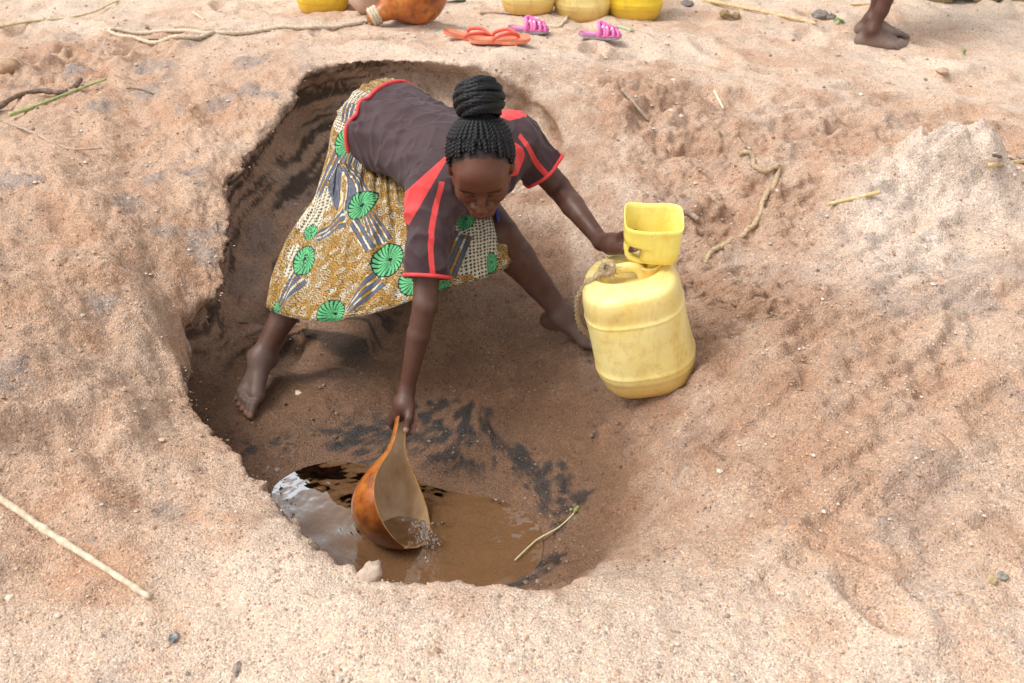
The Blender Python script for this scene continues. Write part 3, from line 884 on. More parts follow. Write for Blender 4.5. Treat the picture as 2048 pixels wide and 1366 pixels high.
# hairline
bdir = unit([0, -.76, .65])
def hair_polar(psi):
    """polar angle of the hairline measured from the bun axis; psi = 0 is towards the forehead"""
    c = np.cos(psi)
    return np.radians(np.where(c > 0, 88 + 18 * (1 - c) - 4 * np.cos(2 * psi), 106 - 8 * (-c)))
sk = lc - np.array([0, -.012, .030])
dn = sk / np.array([.0735, .094, .082]); dn /= np.linalg.norm(dn, axis=1)[:, None]
e1 = unit(np.array([0, 1.0, 0]) - bdir * bdir[1]); e2 = np.cross(bdir, e1)
pol = np.arccos(np.clip(dn @ bdir, -1, 1)); psi = np.arctan2(dn @ e2, dn @ e1)
hf = sstep(.05, -.03, pol - hair_polar(psi) + .06 * fbm(VH[:, 0], VH[:, 1], VH[:, 2], 60, 2, 3))
colH += (np.array([.016, .012, .011]) - colH) * (hf * .9)[:, None]
WOMAN = thing('person', (pelvis[0], pelvis[1], float(HG(np.array([pelvis[0]]), np.array([pelvis[1]]))[0][0])),
              'barefoot woman in maroon t-shirt and printed wrap skirt bending over the water pit', 'person')
V_, F_ = join([(VB, FB), (VH, FH)])
me = mesh_np('body', V_, F_); add_col(me, np.concatenate([colB, colH]))
body = link('body', me, MAT_SKIN, WOMAN)

# ------------------------------------------------------------------ braids
k = NT('black_braided_hair'); b = k.bsdf(); v = k.coord()
k.l(k.ramp(k.noise(v, 300, 3).outputs[0], [(.3, (.004, .004, .005)), (.7, (.013, .013, .015))]), b.inputs['Base Color'])
b.inputs['Roughness'].default_value = .48; b.inputs['Specular IOR Level'].default_value = .30
k.l(k.bump(k.noise(v, 900, 2).outputs[0], .3, .0015), b.inputs['Normal'])
MAT_HAIR = k.m
def skull(dirs, off):
    return np.array([hl(*(np.array([0, -.012, .030]) + d / np.linalg.norm(d / (np.array([.0735, .094, .082]) + off)))) for d in dirs])
def sph(psi, pol): return bdir * np.cos(pol) + (e1 * np.cos(psi) + e2 * np.sin(psi)) * np.sin(pol)
# knot of the hair (parent part): the wound bun's core
bc = np.array([0, -.012, .030]) + bdir * .130
ph = np.linspace(0, np.pi, 24)
bu = HC + lx * bdir[0] + fx * bdir[1] + ux * bdir[2] - HC
b1 = lx * e1[0] + fx * e1[1] + ux * e1[2]; b2 = lx * e2[0] + fx * e2[1] + ux * e2[2]
BC = hl(*bc)
th_ = np.linspace(0, 2 * np.pi, 40, endpoint=False)
core = np.array([[BC - bu * np.cos(p) * .044 + (b1 * np.cos(t) + b2 * np.sin(t)) * (np.sin(p) * .048 + 1e-4) for t in th_] for p in ph]).reshape(-1, 3)
hair = link('hair', mesh_np('hair', core, grid_faces(24, 40)), MAT_HAIR, WOMAN)
hair['label'] = 'black braids gathered into a high wound bun'
NB = 50
for i in range(NB):
    ps = 2 * np.pi * (i + rng.uniform(-.2, .2)) / NB
    p0 = hair_polar(np.array(ps)) + rng.uniform(-.14, .06)
    p1 = np.radians(24)
    pls = np.linspace(p0, p1, 26)
    wv = .03 * np.sin(np.linspace(0, 3, 26) + i)
    path = skull([sph(ps + w, q) for w, q in zip(wv, pls)], .0045 + .003 * (i % 2))
    path = np.concatenate([path, [BC - bu * .030 + (b1 * np.cos(ps) + b2 * np.sin(ps)) * .030]])
    rad = np.concatenate([np.linspace(.0038, .0060, 5), np.full(len(path) - 5, .0060)]); 
    q = catmull(path, 70); rq = np.interp(np.linspace(0, 1, 70), np.linspace(0, 1, len(rad)), rad)
    Vt, Ft = tube(q, rq, 8, 2, .0095, .32)
    link('braid', mesh_any('braid', Vt, Ft), MAT_HAIR, hair)
for i in range(34):          # second row, starting higher, fills the crown
    ps = 2 * np.pi * (i + .5) / 34
    pls = np.linspace(np.radians(62), np.radians(20), 16)
    path = skull([sph(ps, q) for q in pls], .010)
    path = np.concatenate([skull([sph(ps, np.radians(66))], .002), path, [BC - bu * .026 + (b1 * np.cos(ps) + b2 * np.sin(ps)) * .028]])
    Vt, Ft = tube(path, .0058, 8, 2, .0095, .32, n=60)
    link('braid', mesh_any('braid', Vt, Ft), MAT_HAIR, hair)
for i in range(26):          # windings of the bun
    f = (i + .5) / 26
    a0 = rng.uniform(0, 6.28); tilt = .75 + rng.uniform(-.25, .25)
    hgt = (-.040 + .084 * f)
    rr_ = .053 * math.sqrt(max(.06, 1 - (hgt / .052) ** 2)) + .004
    tt = np.linspace(0, 2 * np.pi * 1.02, 60)
    pth = []
    for t in tt:
        hh = hgt + tilt * rr_ * .42 * math.sin(t + 1.9)
        r2 = .056 * math.sqrt(max(.05, 1 - (hh / .056) ** 2)) + .003 * math.sin(3 * t + i)
        pth.append(BC + bu * hh + (b1 * math.cos(t + .0) + b2 * math.sin(t + .0)) * r2)
    Vt, Ft = tube(np.array(pth), .0060, 8, 2, .010, .30)
    link('braid', mesh_any('braid', Vt, Ft), MAT_HAIR, hair)
for i in range(0):           # loose ends over the top
    a = -.5 + .5 * i
    pth = [BC + bu * .040 + b1 * (-.03) + b2 * (.02 * i - .02), BC + bu * (.054 + .004 * i) + b2 * (.015 * i - .02), BC + bu * .050 + b1 * .03 + b2 * (.02 * i - .03), BC + bu * .02 + b1 * .056 + b2 * (.02 * i - .03)]
    Vt, Ft = tube(np.array(pth), .006, 8, 2, .012, .26, n=40)
    link('braid', mesh_any('braid', Vt, Ft), MAT_HAIR, hair)

# ------------------------------------------------------------------ t-shirt: a shell over the torso and upper arms
S = Field(lo, hi, .0036)
TF = [(-.02, .150, .118, -.004), (.05, .146, .115, 0), (.13, .137, .110, 0), (.22, .134, .108, 0), (.31, .140, .108, 0), (.39, .140, .098, 0)]
for (f, a, bb, o) in TF:
    S.ell(pelvis + t_ax * f - nrm * (.005 - o), (.115, a, bb), [t_ax, lat, nrm], k=.05)
S.ell(smid - nrm * .02 + t_ax * .01, (.085, .165, .085), [t_ax, lat, nrm], k=.04)
S.ell(pelvis + t_ax * .42 - nrm * .005, (.135, .150, .102), [t_ax, lat, nrm], k=.04)
S.cap(shR, smid - nrm * .01, .062, .072, .04); S.cap(shL, smid - nrm * .01, .062, .072, .04)
slR = shR + (elR - shR) * .76; slL = shL + (elL - shL) * .66
S.cap(shR + t_ax * .0, slR + (slR - shR) * .2, .062, .060, .045)
S.cap(shL, slL + (slL - shL) * .25, .062, .063, .045)
s_, x_, y_, z_ = S.reg(lo, hi)
near_s = np.abs(S.D) < .05
ii = np.argwhere(near_s)
pp = lo + S.h * ii
ta = (pp - pelvis) @ t_ax; la = (pp - pelvis) @ lat; na = (pp - pelvis) @ nrm
folds = .0100 * pn(ta * 4 + la * 5, la * 24 - ta * 8, na * 9, 3) + .0030 * pn(ta * 7, la * 48 - ta * 14, na * 20, 5) + .006 * pn(ta * 5, la * 6, na * 6, 6)
folds -= .0075 * (1 - np.clip(np.abs(pn(ta * 5 + la * 4, la * 15 - ta * 6, na * 7, 13)) * 1.6, 0, 1)) ** 3 + .0045 * (1 - np.clip(np.abs(pn(ta * 12 - la * 6, la * 9 + ta * 10, na * 9, 15)) * 1.8, 0, 1)) ** 3
S.D[near_s] += folds.astype(np.float32)
hem_n = unit(t_ax * .96 - nrm * .02 + lat * .10); hem_p = pelvis + t_ax * .015
aR, aL = unit(elR - shR), unit(elL - shL)
pl = lambda n, p: ((x_ - p[0]) * n[0] + (y_ - p[1]) * n[1] + (z_ - p[2]) * n[2]).astype(np.float32)
S.D = np.maximum(S.D, -pl(hem_n, hem_p))
def sleeve_cut(n, p, a0):
    # only near the arm: distance from the sleeve end
    d = pl(n, p)
    near = np.sqrt((x_ - p[0]) ** 2 + (y_ - p[1]) ** 2 + (z_ - p[2]) ** 2) < .16
    S.D[near & (d > 0)] = np.maximum(S.D, d)[near & (d > 0)]
sleeve_cut(aR, slR, shR); sleeve_cut(aL, slL, shL)
# neckline
s2 = Field.reg(S, nb + (HC - nb) * .30 - .15, nb + (HC - nb) * .30 + .15)
nk = nb + (HC - nb) * .33 + nrm * .0; nkd = unit(HC - nb)
S.cap(nk + nkd * .01, nk + nkd * .12, .054, .075, .008, 's')
S.D = np.maximum(S.D, -(B.D - .0035))
VS, FS = S.mesh(); VS = smooth_mesh(VS, FS, 2, .5)

def cam_line(p, q):
    """plane through a seam seen in the photograph (two points on the cloth, straight through it)"""
    a, c = P(*p, 2.7), P(*q, 2.7)
    n = unit(np.cross(c - a, (a + c) / 2 - CO)); return n, a
def sdl(V, p, q):
    n, a = cam_line(p, q); return (V - a) @ n
rel = VS - shR
armR_d = rel @ aR; armL_d = (VS - shL) @ aL
sideR = ((VS - smid) @ lat) < 0
# raglan panel, right shoulder: wedge between two seams; mirrored on the left shoulder
def panel(V, sgn, sh):
    q = np.stack([((V - smid) @ lat) * sgn, (V - smid) @ t_ax, (V - smid) @ nrm], 1)
    return q
qR, qL = panel(VS, -1, shR), panel(VS, 1, shL)
def wedge(q):
    a = .055 + .10 * np.clip(-q[:, 2], -.05, .2)          # seam on the body side
    lo_ = q[:, 1] - (.010 - .42 * (q[:, 0] - .05) - .25 * q[:, 2])
    up_ = (.075 - .35 * (q[:, 0] - .05) - .9 * q[:, 2] * .35) - q[:, 1]
    return lo_, up_
dR1 = np.minimum(sdl(VS, (884, 318), (812, 378)), -sdl(VS, (890, 330), (808, 468)))
pa = sdl(VS, (886, 316), (812, 382)); pb = sdl(VS, (889, 328), (806, 470))
add = {}
sgnp = np.sign(((P(830, 420, 2.7)) - cam_line((886, 316), (812, 382))[1]) @ cam_line((886, 316), (812, 382))[0])
sgnb = np.sign(((P(830, 400, 2.7)) - cam_line((889, 328), (806, 470))[1]) @ cam_line((889, 328), (806, 470))[0])
panR = np.minimum(pa * sgnp, pb * sgnb)
panR = np.where((((VS - smid) @ lat) < -.03) & (((VS - smid) @ nrm) > -.03), panR, -.05)
# left shoulder: yoke patch near the neck and the lower raglan patch
pl1 = np.minimum(.055 - dist(VS, P(1018, 222, 2.80)), .1)
pl2 = np.minimum(.050 - dist(VS, P(1026, 318, 2.72)), .1)
panL = np.maximum(pl1, pl2)
# stripe along each sleeve
def stripe(V, sh, el, a_, through):
    axis = unit(el - sh); d = V - sh; along = d @ axis
    perp = unit(through - sh - axis * ((through - sh) @ axis)); side = np.cross(axis, perp)
    w = d @ side; f = d @ perp
    return np.where(f > 0, .0075 - np.abs(w - .012 * np.sin(along * 14)), -.05)
stR = stripe(VS, shR, elR, aR, P(884, 480, 2.60)); stR = np.where(armR_d > -.03, stR, -.05); stR = np.where(((VS - shR) @ lat) < .14, stR, -.05)
stL = stripe(VS, shL, elL, aL, P(1078, 300, 2.70)); stL = np.where(armL_d > -.02, stL, -.05)
stR = np.where(dist(VS, (shR + slR) / 2) < .19, stR, -.05); stL = np.where(dist(VS, (shL + slL) / 2) < .17, stL, -.05)
coral = np.maximum.reduce([panR, panL, stR, stL])
me = mesh_np('t_shirt', VS, FS); add_float(me, coral, 'coral')
k = NT('maroon_jersey'); b = k.bsdf(); v = k.coord()
thr = k.math('GREATER_THAN', k.attr('coral', 'Fac'), 0.0)
nzt = k.noise(v, 9, 4)
base = k.ramp(nzt.outputs[0], [(.3, (.044, .021, .025)), (.7, (.066, .036, .041))])
k.l(k.mix(thr, base, (.72, .060, .060)), b.inputs['Base Color'])
b.inputs['Roughness'].default_value = .62; b.inputs['Specular IOR Level'].default_value = .35
b.inputs['Sheen Weight'].default_value = .12; b.inputs['Sheen Roughness'].default_value = .4
wv = k.n('ShaderNodeTexWave'); wv.inputs['Scale'].default_value = 260; k.l(v, wv.inputs[0])
k.l(k.bump(k.math('ADD', k.math('MULTIPLY', wv.outputs['Fac'], .10), k.noise(v, 20, 4).outputs[0]), .45, .010), b.inputs['Normal'])
shirt = link('t_shirt', me, k.m, WOMAN); shirt['label'] = 'maroon jersey t-shirt with coral shoulder panels and trim'
MAT_TRIM = simple_mat('coral_trim', (.66, .045, .050), (.78, .075, .075), 40, .6, .2, 500, .001)

def sample(Fd, p):
    u = (np.asarray(p) - Fd.lo) / Fd.h; i = np.clip(np.floor(u).astype(int), 0, Fd.n - 2); f = u - i; r = 0
    for a in (0, 1):
        for c in (0, 1):
            for e in (0, 1):
                r += Fd.D[i[0] + a, i[1] + c, i[2] + e] * (f[0] if a else 1 - f[0]) * (f[1] if c else 1 - f[1]) * (f[2] if e else 1 - f[2])
    return r
def ring_on(VV, n, p, width, nb_=64):
    """outline of the cloth edge: farthest vertex per direction in the slab next to plane n,p"""
    d = (VV - p) @ n; sel = VV[np.abs(d) < width]
    return sel
def trim(name, VV, n, p, rmax, rad, parent, inward):
    u = unit(np.cross(n, [0.3, .2, .9])); w = np.cross(n, u)
    d = (VV - p) @ n
    sel = VV[(np.abs(d + inward * .006) < .006) & (np.linalg.norm(VV - p, axis=1) < rmax)]
    c = sel.mean(0); q = sel - c
    a = np.arctan2(q @ w, q @ u); r = np.hypot(q @ u, q @ w)
    nbn = 72; R = np.zeros(nbn)
    bi = ((a + np.pi) / (2 * np.pi) * nbn).astype(int) % nbn
    np.maximum.at(R, bi, r)
    good = R > 0; idx_ = np.arange(nbn)
    R = np.interp(idx_, idx_[good], R[good], period=nbn)
    for _ in range(2): R = (np.roll(R, 1) + 2 * R + np.roll(R, -1)) / 4
    ang = (idx_ + .5) / nbn * 2 * np.pi - np.pi
    cc_ = p + (c - p) - n * ((c - p) @ n)
    pts = cc_ + (np.cos(ang)[:, None] * u + np.sin(ang)[:, None] * w) * (R + .0005)[:, None] - n * inward * .004
    pts = np.concatenate([pts, pts[:1]])
    Vt, Ft = tube(pts, rad, 8)
    return link(name, mesh_any(name, Vt, Ft), MAT_TRIM, parent)
trim('hem_trim', VS, hem_n, hem_p, .26, .0065, shirt, -1)
trim('sleeve_trim', VS, aR, slR, .11, .0055, shirt, 1)
trim('sleeve_trim', VS, aL, slL, .11, .0055, shirt, 1)

# ------------------------------------------------------------------ wrap skirt (loft) with its wax print
rings = [
    [(668, 300, 3.08), (700, 350, 2.95), (772, 390, 2.92), (860, 392, 2.93), (930, 362, 3.00), (890, 280, 3.16), (780, 240, 3.26), (690, 248, 3.22)],
    [(640, 395, 3.08), (690, 430, 2.93), (775, 440, 2.88), (880, 420, 2.89), (968, 402, 2.95), (940, 340, 3.12), (790, 330, 3.28), (660, 345, 3.22)],
    [(588, 485, 3.06), (660, 520, 2.92), (770, 515, 2.85), (880, 490, 2.84), (986, 448, 2.91), (975, 415, 3.08), (770, 430, 3.26), (610, 450, 3.18)],
    [(560, 560, 3.04), (640, 590, 2.91), (760, 575, 2.83), (880, 545, 2.82), (990, 500, 2.89), (990, 470, 3.04), (770, 500, 3.24), (580, 530, 3.16)],
    [(547, 622, 3.03), (625, 642, 2.92), (740, 628, 2.83), (880, 582, 2.82), (991, 548, 2.89), (996, 520, 3.01), (770, 560, 3.22), (565, 600, 3.14)]]
NU, NV = 620, 420
def waist_ring(f, a, b_, up=0.0):
    an_ = np.radians([180, 225, 270, 315, 0, 45, 90, 135])
    return np.array([pelvis + t_ax * f + nrm * up + lat * a * math.cos(q) + nrm * b_ * math.sin(q) for q in an_])
ctrl = np.array([waist_ring(.09, .118, .088), waist_ring(.02, .135, .104), waist_ring(-.06, .152, .116)] + [[P(*q) for q in r] for r in rings])
loops = np.array([catmull(r, NU, closed=True) for r in ctrl])              # rings x NU x 3
SK = np.array([catmull(loops[:, j], NV) for j in range(NU)]).transpose(1, 0, 2)   # NV x NU x 3
du = np.linalg.norm(np.roll(SK, -1, 1) - SK, axis=-1); dv = np.linalg.norm(np.diff(SK, axis=0), axis=-1)
sN = np.cross(np.roll(SK, -1, 1) - np.roll(SK, 1, 1), np.gradient(SK, axis=0)); sN /= np.linalg.norm(sN, axis=-1)[..., None]
cent = SK.mean(1, keepdims=True)
sN *= np.sign(((SK - cent) * sN).sum(-1).mean())
uu = np.linspace(0, 1, NU, endpoint=False)[None]; vv = np.linspace(0, 1, NV)[:, None]
def per(f, a, seed):   # periodic-in-u noise
    return pn(np.cos(2 * np.pi * uu) * f + 0 * vv, np.sin(2 * np.pi * uu) * f + 0 * vv, vv * a, seed)
fold = .024 * per(3.2, 1.4, 5) * sstep(.1, .8, vv) + .013 * per(7.5, 2.2, 6) * sstep(.05, .5, vv) + .004 * per(16, 5, 7)
# a few soft creases running from the waist to the left knee
SK = SK + sN * fold[..., None]
def sampleN(Fd, Pq):
    u = (Pq - Fd.lo) / Fd.h; i = np.clip(np.floor(u).astype(int), 0, Fd.n - 2)
    return Fd.D[i[..., 0], i[..., 1], i[..., 2]]
for _ in range(14):          # the cloth lies over the legs, never inside them
    push = np.clip(.012 - sampleN(B, SK), 0, .01) * sstep(.10, .2, vv) * sstep(-.12, -.22, SK[..., 0])
    push = (np.roll(push, 1, 1) + push + np.roll(push, -1, 1)) / 3
    SK = SK + sN * push[..., None]
for _ in range(10):
    SK[1:-1] = .5 * SK[1:-1] + .125 * (SK[:-2] + SK[2:] + np.roll(SK, 1, 1)[1:-1] + np.roll(SK, -1, 1)[1:-1])
SKf = SK.reshape(-1, 3)
Sa = np.cumsum(du.mean(0))[None] - du.mean(0)[0] + 0 * vv                   # metres round the cloth
sc = du / du.mean(0)[None]
T_ = np.concatenate([np.zeros((1, NU)), np.cumsum(dv, 0)], 0)               # metres down the cloth
ppx, ppy, pd = PROJ(SKf)
front = ((SKf - CO) * sN.reshape(-1, 3)).sum(-1) < 0
def cloth(px, py):
    q = (ppx - px) ** 2 + (ppy - py) ** 2 + np.where(front, 0, 1e6)
    return int(np.argmin(q))
tri = np.arange(len(SKf))
def near(i, r):          # cloth-space offsets (local metric) from vertex i
    d = SKf - SKf[i]; m = (np.abs(d) < r).all(1) & front
    return m, d
OCH = np.array([.40, .215, .035]); WHT = np.array([.60, .54, .41]); DRK = np.array([.045, .028, .015]); GRN = np.array([.115, .450, .185]); BLK = np.array([.010, .012, .012]); NAV = np.array([.105, .115, .155])
cu, cv = Sa.ravel(), T_.ravel()
def cells(u, v, s, seed, jit=.8):
    gu, gv = u / s, v / s; iu, iv = np.floor(gu).astype(int), np.floor(gv).astype(int)
    best = np.full(u.shape, 9.0); hid = np.zeros(u.shape); ang = np.zeros(u.shape)
    for a in (-1, 0, 1):
        for c in (-1, 0, 1):
            ju, jv = iu + a, iv + c
            h = (ju * 73856093 ^ jv * 19349663 ^ seed * 83492791) & 0xffff
            ox = ju + .5 + jit * ((h & 255) / 255 - .5); oy = jv + .5 + jit * ((h >> 8) / 255 - .5)
            d = np.hypot(gu - ox, gv - oy); q = d < best
            best = np.where(q, d, best); hid = np.where(q, (h * 7919 % 997) / 997, hid); ang = np.where(q, np.arctan2(gv - oy, gu - ox), ang)
    return best, hid, ang
cd_, ch, ca_ = cells(cu, cv, .0135, 3)
skc = np.where((ch > .12)[:, None], OCH, WHT) * (.9 + .2 * ch)[:, None]
curl = np.sin(cd_ * 15 + ca_ + ch * 6)
skc = np.where((curl > .40)[:, None], DRK * 1.6, skc)
skc = np.where(((curl < -.7) & (ch > .5))[:, None], WHT * .8, skc)
# dotted zones: white with small dark stars
dz = np.zeros(len(SKf))
for (px, py, r) in [(700, 222, .075), (715, 262, .05), (668, 330, .035), (648, 385, .060), (622, 440, .048), (586, 505, .030), (572, 540, .022), (950, 470, .075), (962, 520, .060), (925, 520, .045), (975, 445, .05)]:
    i = cloth(px, py); dz = np.maximum(dz, r - np.linalg.norm(SKf - SKf[i], axis=1))
dz = np.where(front, dz, -1)
dd, dh, da = cells(cu, cv, .0105, 5, .15)
dots = np.where((dd < .33 + .10 * np.cos(5 * da))[:, None], DRK * .9, WHT)
skc = np.where((dz > 0)[:, None], dots, skc)
# striped fans between the shells
def fan(p, q, w0, w1, ns=4):
    global skc
    a, c = SKf[cloth(*p)], SKf[cloth(*q)]
    ax = c - a; L = np.linalg.norm(ax); ax /= L
    m = front & (np.linalg.norm(SKf - (a + c) / 2, axis=1) < L * .5 + max(w0, w1))
    nn = sN.reshape(-1, 3)[cloth((p[0] + q[0]) / 2, (p[1] + q[1]) / 2)]
    sd_ = np.cross(ax, nn)
    t = (SKf - a) @ ax / L; w = (SKf - a) @ sd_ / (w0 + (w1 - w0) * np.clip(t, 0, 1))
    ins = m & (t > 0) & (t < 1) & (np.abs(w) < 1)
    ph_ = ((w + 1) / 2 * ns) % 1
    stripe_ = ins & (ph_ > .18) & (ph_ < .70)
    edge_ = ins & ((ph_ > .10) & (ph_ < .18) | (ph_ > .70) & (ph_ < .78))
    gap = ins & ~stripe_ & ~edge_
    ln = np.sin(w * ns * 22) > .2
    skc = np.where(gap[:, None], np.where((ch > .5)[:, None], OCH, WHT), skc)
    skc = np.where(stripe_[:, None], np.where(ln[:, None], NAV * 1.25, NAV * .7), skc)
    skc = np.where(edge_[:, None], BLK, skc)
for args in [((694, 308), (722, 385), .030, .020), ((678, 300), (690, 400), .016, .016, 2), ((735, 428), (766, 488), .018, .036), ((690, 434), (632, 474), .034, .018, 3), ((598, 552), (556, 620), .034, .010, 3), ((760, 556), (694, 622), .034, .016, 3),
             ((925, 468), (892, 545), .030, .034, 3), ((705, 440), (740, 500), .02, .02, 2), ((700, 206), (690, 246), .02, .02, 3)]:
    fan(*args)
# green spiral shells
def shell(px, py, r, sq=.85, turn=0.0):
    global skc
    r = r * .90
    i = cloth(px, py); d = SKf - SKf[i]; nn = sN.reshape(-1, 3)[i]
    d = d - nn * (d @ nn)[:, None]
    m = front & (np.linalg.norm(SKf - SKf[i], axis=1) < r * 1.6)
    e1_ = unit(CR * math.cos(turn) + CU * math.sin(turn)); e1_ = unit(e1_ - nn * (e1_ @ nn)); e2_ = np.cross(nn, e1_)
    x, y = d @ e1_ / r, d @ e2_ / (r * sq)
    rad = np.hypot(x, y); cx, cy = x - .12, y + .10
    rr2 = np.hypot(cx, cy); an = np.arctan2(cy, cx)
    ins = m & (rad < 1)
    rays = np.cos(20 * an + 3.4 * rr2 ** .8 * 3) > .52 + .0 * rr2
    skc = np.where(ins[:, None], GRN, skc)
    skc = np.where((ins & (rays | (rr2 < .12)))[:, None], BLK, skc)
    skc = np.where((m & (rad >= 1) & (rad < 1.08))[:, None], BLK, skc)
for a in [(692, 284, .046, .85, .6), (720, 410, .055, .68, .5), (622, 466, .026, .8, 1.2), (607, 520, .050, .72, 1.5), (775, 520, .056, .85, 1.0), (667, 626, .050, .75, .2), (822, 562, .044, .9, 1), (930, 440, .036, .8, 1.2),
          (884, 566, .030, .8, 1), (981, 526, .032, .6, 1.5), (552, 618, .028, .6, 1.3)]:
    shell(*a)
i0_ = np.linalg.norm(SKf - SKf[0], axis=1)
hemband = (vv + 0 * uu).ravel() > .985
skc = np.where(hemband[:, None], skc * .55, skc)
me = mesh_np('wrap_skirt', SKf, grid_faces(NV, NU)); add_col(me, skc)
k = NT('wax_print_cotton'); b = k.bsdf(); v = k.coord()
k.l(k.attr('Col'), b.inputs['Base Color']); b.inputs['Roughness'].default_value = .7; b.inputs['Specular IOR Level'].default_value = .25
k.l(k.bump(k.noise(v, 35, 4).outputs[0], .25, .006), b.inputs['Normal'])
MAT_PRINT = k.m
skirt = link('wrap_skirt', me, MAT_PRINT, WOMAN); skirt['label'] = 'ochre wax-print wrap skirt with green spiral shells'
# blue underskirt showing at the raised knee
uq = [P(978, 408, 2.905), P(988, 410, 2.90), P(994, 418, 2.90), P(997, 430, 2.895), P(999, 441, 2.90)]
uw = catmull(uq, 24); off_ = P(984, 425, 2.93) - P(988, 418, 2.90)
edge = .004 * np.sin(np.arange(24) * 2.1)[:, None] * np.array([0.6, -.5, -.3])
UV_ = np.concatenate([uw + edge, uw + off_ * .5, uw + off_ * 1.1 + np.array([0, .01, 0])])
uob = link('underskirt', mesh_np('underskirt', UV_, grid_faces(3, 24, closed_c=False)), simple_mat('blue_lace', (.05, .055, .42), (.12, .13, .60), 120, .6), WOMAN)
sm_ = uob.modifiers.new('thickness', 'SOLIDIFY'); sm_.thickness = .002

# ================================================================== yellow jerricans
def plastic(name, c_hi, c_lo, stain):
    k = NT(name); b = k.bsdf(); v = k.coord()
    n = k.noise(v, 6, 6, .6)
    c = k.ramp(n.outputs[0], [(.30, c_lo), (.55, c_hi), (.8, c_hi)])
    n2 = k.noise(v, 17, 8, .7)
    c = k.mix(k.math('MULTIPLY', k.ramp(n2.outputs[0], [(.50, (0, 0, 0)), (.72, (1, 1, 1))]), .75), c, stain)
    mp = k.n('ShaderNodeMapping'); mp.inputs['Scale'].default_value = (1, 1, .18); k.l(v, mp.inputs[0])
    sk_ = k.noise(mp.outputs[0], 22, 5, .65)
    c = k.mix(k.math('MULTIPLY', k.ramp(sk_.outputs[0], [(.54, (0, 0, 0)), (.70, (1, 1, 1))]), .55), c, stain)
    dirt = k.attr('dirt', 'Fac')
    c = k.mix(k.math('MULTIPLY', dirt, k.math('ADD', n2.outputs[0], .35)), c, stain)
    sp = k.noise(v, 140, 3)
    c = k.mix(k.math('MULTIPLY', k.ramp(sp.outputs[0], [(.66, (0, 0, 0)), (.74, (1, 1, 1))]), .45), c, (.30, .20, .08))
    k.l(c, b.inputs['Base Color'])
    b.inputs['Roughness'].default_value = .42; b.inputs['Specular IOR Level'].default_value = .4
    b.inputs['Subsurface Weight'].default_value = .18; b.inputs['Subsurface Radius'].default_value = (1, .75, .15); b.inputs['Subsurface Scale'].default_value = .02
    k.l(k.bump(k.noise(v, 24, 5).outputs[0], .18, .006), b.inputs['Normal'])
    return k.m
MAT_CAN = plastic('worn_yellow_plastic', (.90, .76, .32), (.88, .68, .20), (.66, .40, .10))
MAT_CAN2 = plastic('bright_yellow_plastic', (.90, .68, .045), (.86, .60, .035), (.68, .42, .06))
MAT_FUN = plastic('lemon_yellow_plastic', (.93, .80, .24), (.91, .74, .15), (.80, .54, .10))

def sup(a, b_, n, m):
    t = np.linspace(0, 2 * np.pi, m, endpoint=False)
    c, s = np.cos(t), np.sin(t)
    return np.stack([np.sign(c) * np.abs(c) ** (2 / n) * a, np.sign(s) * np.abs(s) ** (2 / n) * b_], 1)

def loft(rows, m=72, cap0=True, cap1=True, per=6):
    """rows: (z, half width, half depth, exponent, x offset, y offset)"""
    rows = np.array(rows, float)
    V = []
    for r in rows:
        q = sup(r[1], r[2], r[3], m)
        V.append(np.column_stack([q[:, 0] + r[4], q[:, 1] + r[5], np.full(m, r[0])]))
    n = len(rows); V = np.concatenate(V); F = grid_faces(n, m)
    if cap0:
        V = np.concatenate([V, [[rows[0][4], rows[0][5], rows[0][0]]]]); j = np.arange(m); c = len(V) - 1
        F = np.concatenate([F, np.stack([np.full(m, c), (j + 1) % m, j, j], 1)])
    if cap1:
        V = np.concatenate([V, [[rows[-1][4], rows[-1][5], rows[-1][0]]]]); j = np.arange(m) + (n - 1) * m; c = len(V) - 1
        F = np.concatenate([F, np.stack([np.full(m, c), j, (n - 1) * m + (np.arange(m) + 1) % m, (n - 1) * m + (np.arange(m) + 1) % m], 1)])
    return V, F

